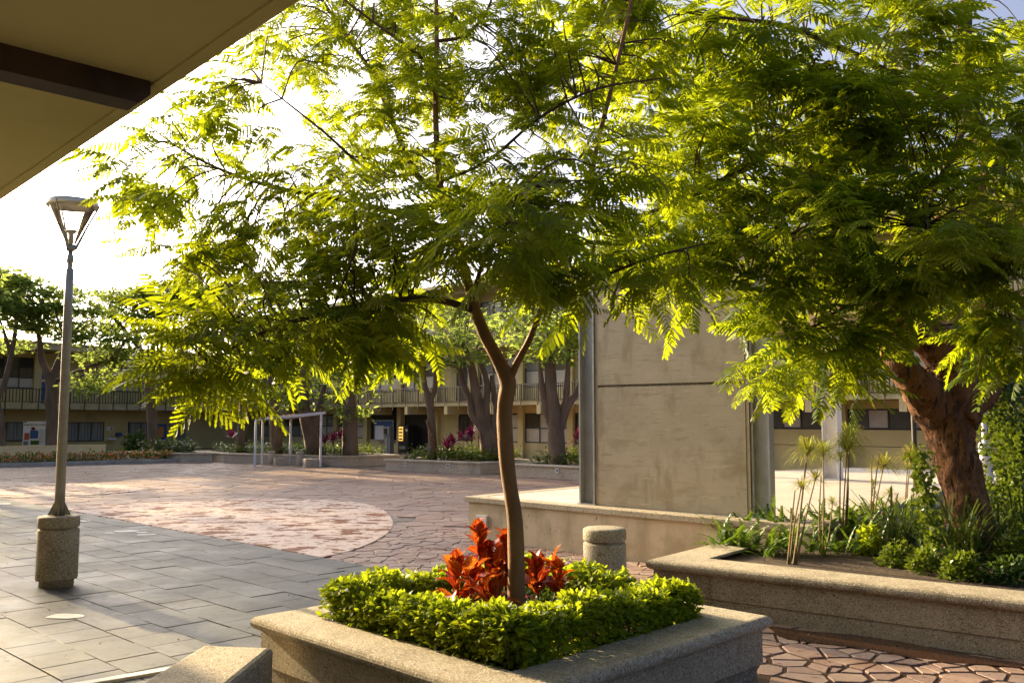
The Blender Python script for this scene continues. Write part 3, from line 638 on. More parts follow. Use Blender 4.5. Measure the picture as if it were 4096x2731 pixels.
railing(cb, -1.0, 20.0, 3.0, -.04); railing(cb, X0, -1.05, 3.0, -.04, 'joined'); railing(cb, 20.05, X1, 3.0, -.04, 'joined', every=12); railing(cb, X0, X1, 6.2, -.04, 'joined')
# things standing at the ground floor of this building
def CL(x, y, z=0):
    b = np.array([-cd[1], cd[0]]); p = CP+cd*x+b*y; return (p[0], p[1], z)
ca = math.atan2(cd[1], cd[0])
def cthing(name, label, cat, x, y): o = empty(name, CL(x, y), ca); tag(o, label, cat); return o
x0, z0 = local_of(1400+245*.404, 1350+1020*.404, CP, cd, WY-.2); x1, z1 = local_of(1400+435*.404, 1350+815*.404, CP, cd, WY-.2)
nb = cthing('notice_board', 'framed blue notice board with white sheets on the ground floor by the passage', 'notice board', x0, WY-.25)
w, h = x1-x0, z1-z0
MB().box((w/2, .02, z0+h/2), (w, .05, h)).build('frame', Mt['steel'], nb); MB().box((w/2, -.012, z0+h/2), (w-.12, .02, h-.12)).build('board', Mt['blue'], nb)
MB().box((w*.30, -.03, z0+h*.40), (w*.46, .012, h*.66)).build('sheet', Mt['paper'], nb); MB().box((w*.78, -.03, z0+h*.45), (w*.30, .012, h*.36)).build('sheet', Mt['paper'], nb)
MB().box((w*.76, -.041, z0+h*.50), (w*.24, .008, h*.10)).build('red_band', Mt['red_flower'], nb)
MB().lathe([(.12, 0), (.12, .01)], (0, 0, 0), 16).build('emblem', Mt['paper'], nb).location = (w*.36, -.03, z0+h*.90); nb.children[-1].rotation_euler = (math.pi/2, 0, 0)
x0, z0 = local_of(1400+350*.404, 1829, CP, cd, -.3); ph = cthing('pay_phone', 'grey pay phone box on a post beside the blue notice board', 'pay phone', x0+.35, -.3)
MB().box((0, 0, .55), (.62, .30, 1.1)).build('cabinet', Mt['grey_box'], ph); MB().box((0, -.03, 1.38), (.60, .36, .52)).build('hood', Mt['grey_box'], ph); MB().box((-.08, -.225, 1.36), (.26, .03, .34)).build('phone', Mt['black'], ph); MB().box((0, -.165, .5), (.05, .03, .9)).build('trim', Mt['steel'], ph)
x0, z0 = local_of(1400+482*.404, 1350+1150*.404, CP, cd, .6); vm = cthing('vending_machine', 'black vending machine with lit yellow display in the dark passage', 'vending machine', x0, .6)
MB().box((.50, .3, .86), (1.0, .7, 1.72)).build('cabinet', Mt['black'], vm)
em = bpy.data.materials.new('lit_display'); em.use_nodes = True; bs = em.node_tree.nodes['Principled BSDF']; bs.inputs['Base Color'].default_value = (.5, .3, .06, 1); bs.inputs['Emission Color'].default_value = (1, .55, .10, 1); bs.inputs['Emission Strength'].default_value = .45
MB().box((.28, -.065, 1.20), (.40, .03, .86)).build('display', em, vm)
for j in range(4): MB().box((.30, -.085, .88+.2*j), (.34, .02, .10)).build('product_row', Mt['orange'] if j % 2 else Mt['dark'], vm)
MB().box((.86, -.065, 1.42), (.16, .03, .12)).build('keypad', Mt['paper'], vm); MB().box((.45, -.065, .36), (.6, .03, .2)).build('hatch', Mt['grey_box'], vm)
bx, bz = local_of(2253, 1800, CP, cd, -.6); bi = cthing('litter_bin', 'dark litter bin with blue bag rim beside the planter at the building', 'litter bin', bx, -1.0)
MB().lathe([(.24, 0), (.29, .85), (.30, .86)], (0, 0, 0), 20).build('drum', Mt['black'], bi, True); MB().lathe([(.31, .80), (.33, .90), (.28, .97), (.1, 1.0)], (0, 0, 0), 20).build('bag_rim', Mt['blue'], bi, True)
# ------------------------------------------------ two storey building at the left
LP = np.array([-29.6, 52.2]); ld = np.array([.52, .854]); ld /= np.linalg.norm(ld)
lbu = empty('office_building', (*LP, 0), math.atan2(ld[1], ld[0])); tag(lbu, 'two-storey yellow building with long balcony at the left', 'building')
LX0, LX1, LW = -16.0, 21.0, 1.5
MB().box(((LX0+LX1)/2, LW+3.0, 3.05), (LX1-LX0, 6, 6.3)).build('wall', Mt['plaster'], lbu)
MB().box(((LX0+LX1)/2, LW/2+.0, 2.86), (LX1-LX0, LW+.1, .34)).build('balcony_slab', Mt['slab_edge'], lbu)
MB().box(((LX0+LX1)/2, 2.6, 6.46), (LX1-LX0+.4, 6.4, .38)).build('roof', Mt['plaster_pale'], lbu)
MB().box(((LX0+LX1)/2, 2.55, 6.68), (LX1-LX0+.6, 6.6, .06)).build('roof_sheet', Mt['steel'], lbu)
railing(lbu, -3.0, 15.0, 3.02, -.06, True, .88, .20, 5); railing(lbu, LX0, -3.05, 3.02, -.06, 'joined', .88, .20, 5)
Z6 = lambda x, y: (x*.3507, 1350+y*.3507)
def lrect(xa, ya, xb, yb, off=LW):
    (x0, z1), (x1, z0) = local_of(*Z6(xa, ya), LP, ld, off), local_of(*Z6(xb, yb), LP, ld, off); return x0, z0, x1-x0, z1-z0
x, z, w, h = lrect(-330, 220, 30, 575); window(lbu, x, z, w, h, LW-.02, 2, 3, ['blind', 'blind', 'pane', 'pane', 'pane', 'dark'])
x, z, w, h = lrect(40, 218, 380, 575); window(lbu, x, z, w, h, LW-.02, 2, 3, ['blind', 'blind', 'pane', 'pane', 'pane', 'dark'])
x, z, w, h = lrect(455, 380, 585, 600); d_ = MB().box((x+w/2, LW-.03, 3.03+(z+h-3.03)/2), (w, .08, z+h-3.03)).build('door', Mt['blue'], lbu); MB().box((x+w*.6, LW-.08, z+h*.72), (w*.26, .02, h*.16)).build('paper_sign', Mt['paper'], d_); MB().box((x+w*.28, LW-.08, z+h*.5), (w*.4, .02, h*.12)).build('yellow_sign', Mt['cream_wall'], d_)
x, z, w, h = lrect(385, 130, 450, 590); MB().box((x+w/2, LW-.05, 4.65), (w, .3, 3.2)).build('pilaster', Mt['plaster_pale'], lbu)
x, z, w, h = lrect(1250, 505, 1900, 610); window(lbu, x, z-.1, w, h+.1, LW-.02, 4, 1, ['blind'])
x, z, w, h = lrect(1250, 200, 1900, 480); window(lbu, x, z+.2, w, h-.2, LW-.02, 4, 1, ['pane'])
x, z, w, h = lrect(1300, 180, 1500, 250, 0.3)
for xa, xb in ((-150, 262), (735, 1170), (1465, 1725)):
    x, z, w, h = lrect(xa, 968, xb, 1172); window(lbu, x, z, w, h, LW-.02, 3 if xb > 1000 and xb < 1300 else 2, 1, ['curtain', 'curtain', 'dark'] if xa < 0 else ['curtain'])
x, z, w, h = lrect(1930, 990, 2100, 1400); MB().box((x+w/2, LW-.03, (z+h)/2), (w, .08, z+h)).build('door', Mt['grey_box'], lbu)
def lthing(name, label, cat, x, y): b = np.array([-ld[1], ld[0]]); p = LP+ld*x+b*y; o = empty(name, (p[0], p[1], 0), math.atan2(ld[1], ld[0])); tag(o, label, cat); return o
x, z, w, h = lrect(1215, 1015, 1292, 1056, LW-.05); o = lthing('wall_sign', 'small white sign with grey mark on the yellow wall between windows', 'sign', x, LW-.05); MB().box((w/2, 0, z+h/2), (w, .04, h)).build('plate', Mt['paper'], o); MB().box((w*.7, -.025, z+h/2), (w*.3, .012, h*.6)).build('mark', Mt['grey_box'], o)
x, z, w, h = lrect(1325, 1083, 1380, 1122, LW-.1); o = lthing('blue_wall_box', 'small blue box on the yellow wall above the dark bush', 'wall box', x, LW-.12); MB().box((w/2, 0, z+h/2), (w, .2, h), bev=.02).build('box', Mt['blue'], o); MB().box((w/2, -.11, z+h*.6), (w*.5, .02, h*.2)).build('slot', Mt['dark'], o)
x, z, w, h = lrect(1220, 1140, 1300, 1200, LW-.15); o = lthing('drinking_fountain', 'white wall basin under the small white sign', 'wash basin', x, LW-.2); MB().box((w/2, 0, z+h*.75), (w, .4, h*.4), bev=.03).build('basin', Mt['white_steel'], o); MB().tube([(w/2, .1, z+h), (w/2, .05, z+h+.15), (w/2, -.08, z+h+.15), (w/2, -.1, z+h+.08)], [.02]*4, 6).build('tap', Mt['steel'], o)
def board_text(parent, s, x, y, z, size, mt):
    cu = bpy.data.curves.new('txt', 'FONT'); cu.body = s; cu.size = size; cu.extrude = .003; cu.align_x = 'CENTER'
    t = bpy.data.objects.new('txt', cu); COL.objects.link(t); bpy.context.view_layer.update()
    me = bpy.data.meshes.new_from_object(t); bpy.data.objects.remove(t); me.materials.clear(); me.materials.append(mt)
    o = link('lettering', me, parent); o.location = (x, y, z); o.rotation_euler = (math.pi/2, 0, 0); return o
x, z, w, h = lrect(270, 955, 510, 1225, -4.0); o = lthing('poster_board', 'white notice panel lettered TABLERO DE AVISOS with colour pictures at left', 'notice board', x, -4.0)
MB().box((w/2, 0, z+h/2), (w, .06, h)).build('panel', Mt['paper'], o); board_text(o, 'TABLERO DE AVISOS', w*.52, -.04, z+h*.82, w*.115, Mt['frame'])
for (px, pz, pw, ph_, mt) in ((.15, .38, .22, .28, 'red_flower'), (.48, .46, .36, .34, 'blue'), (.42, .70, .16, .12, 'cordyline'), (.12, .10, .2, .16, 'grey_box'), (.52, .12, .38, .16, 'fern'), (.60, .62, .14, .05, 'white_flower'), (.06, .97, .08, .05, 'blue')):
    MB().box((px*w, -.04, z+pz*h), (pw*w, .016, ph_*h)).build('picture', Mt[mt], o)
for j in range(9): MB().box((.82*w, -.04, z+(.12+.065*j)*h), (.22*w, .012, .012*h)).build('text_line', Mt['grey_box'], o)
for s in (.06, .94): MB().box((w*s, .05, z/2), (.06, .06, z+.1)).build('leg', Mt['grey_box'], o)
x, z, w, h = lrect(512, 955, 582, 1225, -3.6); o = lthing('orange_board', 'orange and blue panel partly behind the left tree trunk', 'notice board', x, -3.6)
MB().box((w*.9, 0, z+h/2), (w*1.8, .06, h)).build('panel', Mt['blue'], o); MB().box((w*.75, -.04, z+h*.58), (w*1.2, .02, h*.62)).build('sheet', Mt['orange'], o); MB().box((w*.5, .05, z/2), (.06, .06, z+.1)).build('leg', Mt['grey_box'], o)
x, z, w, h = lrect(1800, 985, 1905, 1182, LW-.3); o = lthing('mural_panel', 'blue panel with orange figure right of the curtained window', 'mural', x, LW-.3)
MB().box((w/2, .1, z+h/2), (w, .06, h)).build('panel', Mt['blue'], o); MB().box((w*.42, .06, z+h*.55), (w*.5, .02, h*.6)).build('figure', Mt['orange'], o)
# ------------------------------------------------ far beds, kerbs and planters
k0, k1 = np.array([-30.0, 33.3]), G(708, 1850)[:2]
kb = wempty('flower_bed', (-19, 41.5, 0)); tag(kb, 'long flower bed with grey kerb in front of the low cream wall', 'flower bed')
kd = (k1-k0)/np.linalg.norm(k1-k0); kn = np.array([-kd[1], kd[0]])
m = MB(); loft(m, [tuple(k0), tuple(k1), tuple(k1+kn*2.2)], [(0, -.03), (0, .17), (.02, .19), (.16, .19), (.18, .1)]); m.build('kerb', Mt['kerb'], kb)
MB().prism([tuple(k0+kn*.1), tuple(k1+kn*.1-kd*.1), tuple(k1+kn*2.6-kd*.1), tuple(k0+kn*2.6)], 0, .15).build('soil', Mt['soil'], kb)
wa, wb = k0+kd*5.0+kn*1.9, k0+kd*14.4+kn*1.9; wdv = (wb-wa)/np.linalg.norm(wb-wa)
lw = wempty('low_wall', (*((wa+wb)/2), 0)); tag(lw, 'low cream painted wall behind the orange flowers at left', 'wall')
MB().box((*((wa+wb)/2+np.array([-wdv[1], wdv[0]])*.12), .40), (np.linalg.norm(wb-wa), .22, .86), math.atan2(wdv[1], wdv[0])).build('wall', Mt['cream_wall'], lw)
MB().box((*((wa+wb)/2+np.array([-wdv[1], wdv[0]])*.12), .85), (np.linalg.norm(wb-wa)+.04, .27, .04), math.atan2(wdv[1], wdv[0])).build('coping', Mt['cream_wall'], lw)
def far_planter(pts, label, lights=()):
    c = np.mean(np.array(pts), axis=0); o = wempty('courtyard_planter', (*c, 0)); tag(o, label, 'planter', 'pale stone planters around the courtyard')
    P_ = ccw([tuple(p) for p in pts])
    m = MB(); loft(m, P_, [(.35, .44), (.35, .47), (.02, .47), (-.05, .455), (-.06, .425), (-.05, .39), (.02, .385)], True); m.build('coping', Mt['pale_planter'], o)
    m = MB(); loft(m, P_, [(.01, .39), (.01, .17), (.03, .165)], True); m.build('wall', Mt['pale_planter'], o)
    m = MB(); loft(m, P_, [(.03, .17), (.0, .15), (.0, -.03)], True); m.build('plinth', Mt['pale_planter'], o)
    m = MB(); m.prism([tuple(p) for p in offset_line(P_, .25, True)], .1, .42); m.build('soil', Mt['soil'], o)
    for (a, b, t) in lights:
        a, b = np.array(a), np.array(b); d = (b-a)/np.linalg.norm(b-a); q = a+(b-a)*t; nn = np.array([d[1], -d[0]]); an = math.atan2(d[1], d[0])
        lt = MB().box((*(q+nn*.01), .29), (.16, .04, .17), an).build('light_plate', Mt['paper'], o); MB().box((*(q+nn*.035), .29), (.08, .02, .07), an).build('lens', Mt['grey_box'], lt)
    return o
PA = [(-7.6, 39.95), (-5.2, 41.6), (-9.5, 47.5), (-16.5, 47.0), (-13.9, 43.5)]
PB = [(-1.2, 34.3), (1.1, 36.2), (-2.2, 41.0), (-5.2, 37.1)]
PC = [(2.6, 31.1), (6.8, 34.0), (3.6, 38.0), (.0, 33.3)]
PD = [(-14.6, 43.9), (-16.6, 46.5), (-20.5, 46.0), (-16.0, 43.6)]
far_planter(PA, 'pale planter with green shrubs behind the white frame shelter', [((-13.9, 43.5), (-7.6, 39.95), .76)])
far_planter(PB, 'pale planter with a pointed end in front of the vending machine', [((-5.2, 37.1), (-1.2, 34.3), .22), ((-5.2, 37.1), (-1.2, 34.3), .68)])
far_planter(PC, 'pale planter between the young tree trunk and the concrete panel', [((.0, 33.3), (2.6, 31.1), .62)])
far_planter(PD, 'small pale planter at the right end of the flower bed')
# white frame shelter with concrete seats
gf = wempty('frame_shelter', (-10, 40.3, 0)); tag(gf, 'white steel frame shelter with sloping slatted roof in the far courtyard', 'shelter')
po = {k: G(*q)[:2] for k, q in dict(a=(1019, 1866), b=(1047, 1857), c=(1160, 1859), d=(1281, 1867)).items()}
zt = dict(a=2.03, b=2.08, c=2.10, d=2.32)
for k in 'abcd': MB().box((*po[k], zt[k]/2), (.09, .09, zt[k]), .4).build('post', Mt['white_steel'], gf)
def bar(a, b, w, h, nm, mt='white_steel'):
    a, b = np.array(a), np.array(b); d = b-a; L_ = np.linalg.norm(d[:2]); n = np.array([-d[1], d[0], 0])/L_*w/2; up = np.array([0, 0, h/2]); vs = []
    for p in (a, b): vs += [p-n-up, p+n-up, p+n+up, p-n+up]
    return MB().add(vs, [(0,1,2,3), (7,6,5,4), (0,4,5,1), (1,5,6,2), (2,6,7,3), (3,7,4,0)]).build(nm, Mt[mt], gf)
T3 = {k: np.array([*po[k], zt[k]+.04]) for k in 'abcd'}; tip = T3['d']+(T3['d']-T3['a'])*.06
bar(T3['a']-(T3['d']-T3['a'])*.01, tip, .10, .11, 'beam'); bar(T3['b'], T3['c'], .09, .09, 'beam'); bar(T3['c'], tip, .09, .09, 'beam'); bar(T3['a'], T3['b'], .08, .08, 'beam')
for i in range(13):
    t = (i+.5)/13; a = T3['a']*(1-t)+tip*t; b = T3['b']*(1-t)+T3['c']*t; u_ = np.array([0, 0, .075]); bar(a+u_, b+u_, .07, .04, 'roof_slat', 'red_bark')
def cube_seat(u, v, lab):
    p = G(u, v); m = MB().box((p[0], p[1]+.3, .17), (.72, .55, .36), .45, bev=.02); o = m.build('cube_seat', Mt['pale_planter']); tag(o, lab, 'seat', 'concrete seats under the shelter')
cube_seat(1122, 1860, 'pale concrete block seat in the middle of the white shelter'); cube_seat(1242, 1867, 'pale concrete block seat at the right post of the white shelter')
for (u, v, lab) in ((1081, 1858, 'pale round bollard left of the middle block seat under the shelter'), (1196, 1862, 'pale round bollard left of the right block seat under the shelter')):
    p = G(u, v); o = wempty('round_bollard', (p[0], p[1]+.2, 0)); tag(o, lab, 'bollard', 'bollards under the shelter')
    MB().lathe([(.14, -.02), (.165, .03), (.165, .50), (.15, .51)], (p[0], p[1]+.2, 0), 20).build('drum', Mt['pale_planter'], o, True); MB().lathe([(.15, .505), (.17, .52), (.17, .61), (.15, .63), (.05, .635)], (p[0], p[1]+.2, 0), 20).build('cap', Mt['pale_planter'], o, True)
# ================================================================== PLANTS
def rotm(d, up):                        # frame with x along d, z near up
    x = d/np.linalg.norm(d); y = np.cross(up, x); ny = np.linalg.norm(y); y = y/ny if ny > 1e-6 else np.array([0, 1.0, 0]); return np.stack([x, y, np.cross(x, y)], axis=1)
def frond(seed, pairs=13, L=.45, pl=.115, w=.016, droop=.35, seg=2, serr=False, fold=.25):
    """bipinnate leaf: midrib along +x, side leaflets in the xy plane drooping in -z. returns verts, tri faces"""
    rg = np.random.default_rng(seed); V = []; F = []
    def add(vs, fs): b = len(V); V.extend(vs); F.extend([tuple(i+b for i in q) for q in fs])
    def spine(t): return np.array([L*t*(1-.12*droop*t), .03*L*math.sin(3*t+seed), -droop*L*.55*t*t+.10*L*t])
    rib = [spine(t) for t in np.linspace(0, 1, 6)]
    for k in range(5):
        a, b = rib[k], rib[k+1]; r = .004*(1-k/7)
        add([a+(0, r, 0), a-(0, r, 0), b-(0, r*.8, 0), b+(0, r*.8, 0)], [(0, 1, 2), (0, 2, 3)])
    for i in range(pairs):
        t = .12+.86*i/(pairs-1); p = spine(t); l = pl*(.55+.45*math.sin(math.pi*min(1, .18+t*.82)))*(1-.35*t*t)*rg.uniform(.85, 1.12)
        for s in (-1, 1):
            an = R(68-24*t+rg.uniform(-9, 9)); dr = np.array([math.cos(an), s*math.sin(an), -fold+rg.uniform(-.15, .15)]); dr /= np.linalg.norm(dr)
            wd_ = np.array([dr[1]*-s, dr[0]*s, 0]); wd_ /= np.linalg.norm(wd_); wd_ = wd_+np.array([0, 0, rg.uniform(-.35, .35)])
            st = seg+1 if not serr else 8; vs = []; fs = []
            for k in range(st):
                q = k/st; c = p+dr*l*q+np.array([0, 0, -.22*l*q*q])
                ww = w/2*(1.0 if not serr else (1.0 if k % 2 else .42))*(.65+.7*q if q < .5 else 1.35-.7*q)
                vs += [c+wd_*ww, c-wd_*ww]
            vs.append(p+dr*l+np.array([0, 0, -.22*l]))
            for k in range(st-1): fs += [(2*k, 2*k+1, 2*k+3), (2*k, 2*k+3, 2*k+2)]
            fs.append((2*st-2, 2*st-1, 2*st)); add(vs, fs)
    return np.array(V, dtype=np.float32), np.array(F, dtype=np.int32)
FR_HI = [frond(10+k, pairs=11+k % 4, L=.45, pl=.135, w=.022, droop=.25+.28*(k % 4), serr=True, fold=.10+.16*(k % 3)) for k in range(6)]
FR_LO = [frond(30+k, pairs=11+k % 4, L=.45, pl=.13, droop=.25+.28*(k % 4), seg=2, w=.025, fold=.10+.16*(k % 3)) for k in range(6)]
def merge(tmpl, items):
    """items: (template index, position, 3x3, scale, rnd)"""
    V = []; F = []; Rn = []; b = 0
    for (k, p, M, s, r) in items:
        v, f = tmpl[k]; V.append((v*s)@M.T.astype(np.float32)+np.asarray(p, dtype=np.float32)); F.append(f+b); Rn.append(np.full(len(v), r, dtype=np.float32)); b += len(v)
    return np.concatenate(V), np.concatenate(F), np.concatenate(Rn)
def nearest_on(limbs, p, zmax=None):
    best = None
    for (P, Rr) in limbs:
        d = np.linalg.norm(P-p, axis=1)+np.maximum(0, P[:, 2]-p[2])*.3; i = int(np.argmin(d))
        if best is None or d[i] < best[0]: best = (d[i], P[i], Rr[i])
    return best
def feather_tree(name, label, limbs_def, clumps, bark, leafm, trunk_n, hi_budget, fs=(.55, 1.25), per=(5, 8), base=None, wob=.06, tw=.007, ridge=0):
    root = wempty(name, base); tag(root, label, 'tree'); limbs = []
    tr = MB(); br = MB()
    for i, (pts, rad) in enumerate(limbs_def):
        P = [np.array(q) for q in pts]; limbs.append(catmull(P, rad, 6))
        (tr if i < trunk_n else br).tube(P, rad, (44 if ridge else 14) if i < trunk_n else 8, (16 if ridge else 5) if i < trunk_n else 4, (wob if not ridge else 0) if i < trunk_n else .05, seed=i, ridge=ridge if i < trunk_n else 0)
    tr.build('trunk', bark, root, True)
    items = []; twig = MB()
    for (c, rad, n, out, sm) in clumps:
        for _ in range(n):
            while True:
                q = RNG.uniform(-1, 1, 3)
                if q@q < 1: break
            node = c+q*np.array(rad); d0, lp, lr = nearest_on(limbs, node)
            if d0 < 1.6 and d0 > .05 and RNG.random() < .6:
                mid = (lp+node)/2+np.array([0, 0, .12*d0])+RNG.normal(0, .05, 3); twig.tube([lp, mid, node], [tw*1.2, tw, tw*.5], 4, 3)
            hd = node-lp; hd[2] *= .3; hd = hd/(np.linalg.norm(hd)+1e-6) if d0 > .1 else np.array([0, 0, 0.0]); hd = hd*.8+np.array(out)
            k = RNG.integers(per[0], per[1]); a0 = RNG.uniform(0, 6.28)
            for j in range(k):
                a = a0+j*2.4; dr = np.array([math.cos(a), math.sin(a), RNG.uniform(-.55, .35)])+hd*1.0
                up = np.array([RNG.normal(0, .35), RNG.normal(0, .35), 1.0]); p = node+RNG.normal(0, .06, 3)
                items.append((int(RNG.integers(6)), p, rotm(dr, up), RNG.uniform(*fs)*sm, RNG.random()))
    br.build('branches', Mt['limb_bark'], root, True)
    kind(twig.build('twigs', Mt['limb_bark'], root), 'stuff')
    items.sort(key=lambda q: np.linalg.norm(q[1]-np.array([0, 0, HC])))
    def vis(p):
        d = p[1]*CT+(p[2]-HC)*ST; u = 2048+FPX*p[0]/d; v = 1365.5-FPX*(-p[1]*ST+(p[2]-HC)*CT)/d; return 0 < u < 4096 and 0 < v < 2731
    front = [q for q in items if vis(q[1])][:hi_budget]; ids = set(map(id, front)); rest = [q for q in items if id(q) not in ids]
    for (k, p, M, s, r) in front:
        key = ('frond', leafm.name, k)
        if key not in mesh_cache: o = mk('leaf', *FR_HI[k], leafm, root); mesh_cache[key] = o.data
        else: o = link('leaf', mesh_cache[key], root)
        mw = Matrix(M.tolist()).to_4x4(); mw.translation = Vector(p); o.matrix_basis = mw @ Matrix.Scale(float(s), 4)
    kind(mk('foliage', *merge(FR_LO, rest)[:2], leafm, root, rnd=merge(FR_LO, rest)[2]), 'stuff')
    return root
def CLP(x, y, rx, ry, Y, n, dy=.6, sm=1.0, out=(0, 0, 0)):     # clump given where it shows in the photograph (2352 px wide) and at distance Y
    k = Y/2056.0; return (D(x, y, Y), (rx*k, dy, ry*k), n, out, sm)
def LB(pts, r): return ([D(*q) for q in pts], r)
yt = [LB([(1186,1400,7.38),(1186,1300,7.38),(1183,1200,7.38),(1168,1090,7.38),(1160,1000,7.38),(1160,930,7.38),(1166,875,7.38),(1138,815,7.36),(1112,765,7.34),(1092,712,7.34),(1075,650,7.36),(1045,540,7.4),(1012,430,7.45),(1003,330,7.5),(1000,200,7.55),(1003,80,7.6),(1002,-60,7.65),(1005,-160,7.7)],
        [.078,.068,.064,.062,.063,.066,.068,.054,.050,.046,.040,.034,.029,.026,.023,.020,.016,.012]),
      LB([(1160,905,7.38),(1182,845,7.36),(1218,775,7.3),(1250,690,7.25),(1300,580,7.3),(1345,470,7.4),(1372,330,7.5),(1405,200,7.55),(1440,50,7.6),(1465,-80,7.7)], [.040,.030,.026,.025,.024,.023,.022,.020,.017,.012]),
      LB([(1090,712,7.34),(1000,688,7.2),(880,692,7.0),(780,712,6.8),(660,742,6.6),(560,785,6.45),(480,835,6.35)], [.034,.028,.024,.020,.016,.012,.007]),
      LB([(1040,530,7.4),(920,492,7.5),(780,458,7.7),(640,432,7.8),(520,395,7.9),(420,345,8.0),(335,285,8.0)], [.03,.026,.022,.018,.014,.010,.006]),
      LB([(1010,430,7.45),(955,400,7.7),(900,275,8.0),(855,170,8.2),(800,90,8.4),(740,0,8.6),(690,-80,8.8)], [.03,.028,.025,.022,.019,.016,.01]),
      LB([(1003,165,7.55),(940,110,7.4),(870,60,7.3),(790,0,7.2)], [.018,.015,.012,.008]), LB([(1003,95,7.6),(1060,85,7.5),(1110,40,7.4),(1140,-30,7.3)], [.018,.015,.012,.008]),
      LB([(1005,420,7.45),(1120,370,7.2),(1240,270,7.0),(1370,205,6.8),(1520,180,6.7)], [.016,.014,.012,.01,.006]), LB([(1250,690,7.25),(1370,640,6.9),(1500,590,6.6),(1620,560,6.4)], [.018,.014,.010,.006]),
      LB([(1085,690,7.34),(1110,600,6.9),(1160,520,6.5),(1190,440,6.2)], [.022,.016,.011,.006]), LB([(955,400,7.7),(860,400,7.4),(740,300,7.2),(600,190,7.1)], [.018,.014,.010,.005])]
yc = [CLP(600,735,180,55,6.5,16), CLP(500,820,80,70,6.3,11,.5,1.15), CLP(740,760,180,40,6.7,8), CLP(920,735,150,40,6.9,9), CLP(640,790,120,35,6.5,4), CLP(640,700,150,40,6.9,7,.6,.8),
      CLP(520,520,240,110,7.7,32,.7,.72), CLP(420,350,120,90,7.9,13,.6,.75), CLP(700,430,190,120,7.6,20,.7,.72), CLP(560,240,80,90,7.3,10,.6,.8), CLP(330,430,80,60,7.8,7), CLP(700,560,220,50,7.4,17,.6,.75), CLP(480,610,160,45,7.3,9,.6,.75),
      CLP(880,150,190,160,8.0,53,.8,.66), CLP(1080,150,170,170,7.5,45,.8,.66), CLP(1080,390,260,110,7.2,32,.7,.72), CLP(1290,170,150,150,7.4,36,.7,.7), CLP(1300,420,170,110,7.0,20,.6,.8), CLP(700,110,110,120,8.3,21,.7,.66), CLP(860,300,160,110,7.9,18,.7,.7),
      CLP(1080,540,200,80,6.9,14), CLP(1270,570,200,70,6.8,15), CLP(1430,620,180,75,6.6,13), CLP(1150,530,140,90,5.9,13,.5,1.15), CLP(1230,660,90,25,6.9,3), CLP(1000,-80,420,120,7.8,31,.7,.8), CLP(880,580,170,60,7.2,12,.6,.8), CLP(860,470,130,60,6.2,6,.5,1.1), CLP(1330,360,90,60,6.0,4,.5,1.1), CLP(760,650,150,40,7.3,12,.6,.75), CLP(960,650,100,40,7.4,8,.6,.75),
      CLP(1440,120,120,150,8.2,28,.7,.75), CLP(1420,-20,160,80,8.0,17,.7,.8), CLP(1460,400,110,120,8.0,12,.7,.8), CLP(850,690,150,30,6.8,6,.4,.8), CLP(620,20,90,60,8.4,8,.6,.7)]
feather_tree('young_feather_tree', 'young feathery-leaved tree with slim forked trunk growing in the square planter', yt, yc, Mt['bark'], Mt['frond'], 2, 280, base=(.03, 7.38, .45), wob=.05)
Z2 = lambda x, y: ((2500+x*.7015)/1.7415, (x*0+y*.7015)/1.7415)
ot = [LB([(2242,1290,11),(2232,1220,11),(2215,1130,11),(2192,1040,11),(2172,960,11),(2160,900,11),(2150,840,11.0)], [.33,.25,.225,.23,.26,.25,.18]),
      LB([(2170,940,11),(2185,850,10.9),(2150,790,10.8),(2080,745,10.7),(2058,700,10.7),(2075,640,10.8),(2130,560,10.9),(2220,470,11),(2290,400,11)], [.26,.25,.21,.18,.16,.15,.14,.13,.12]),
      LB([(2165,950,11),(2110,890,10.7),(2060,830,10.5),(2035,790,10.5)], [.27,.19,.15,.09]),
      LB([(2185,960,11),(2250,880,11.2),(2270,760,11.4),(2280,640,11.6),(2290,500,11.8)], [.26,.22,.17,.14,.12]),
      LB([(2290,420,11),(2260,330,10.8),(2225,240,10.7),(2210,150,10.6),(2215,60,10.6),(2225,-60,10.6)], [.12,.11,.10,.095,.085,.07]), LB([(2290,400,11),(2330,330,11),(2400,300,11)], [.12,.10,.08]),
      LB([(2075,650,10.8),(1980,560,10.3),(1860,380,9.8),(1790,345,9.6),(1650,420,9.2),(1540,470,8.9),(1440,505,8.7)], [.10,.075,.05,.045,.035,.026,.012]),
      LB([(2220,250,10.7),(2100,200,10.2),(1950,120,9.8),(1800,60,9.5),(1650,40,9.2)], [.06,.05,.04,.03,.015]), LB([(2075,640,10.8),(1990,690,10.0),(1900,730,9.5),(1810,790,9.2)], [.06,.045,.03,.012]),
      LB([(2225,240,10.7),(2200,330,9.9),(2150,430,9.2),(2120,520,8.7)], [.05,.04,.03,.012]), LB([(2290,480,11.4),(2300,560,10.4),(2300,640,9.6)], [.05,.035,.015]), LB([(2050,690,10.7),(1960,650,10.2),(1850,620,9.6),(1720,640,9.2)], [.07,.05,.03,.012])]
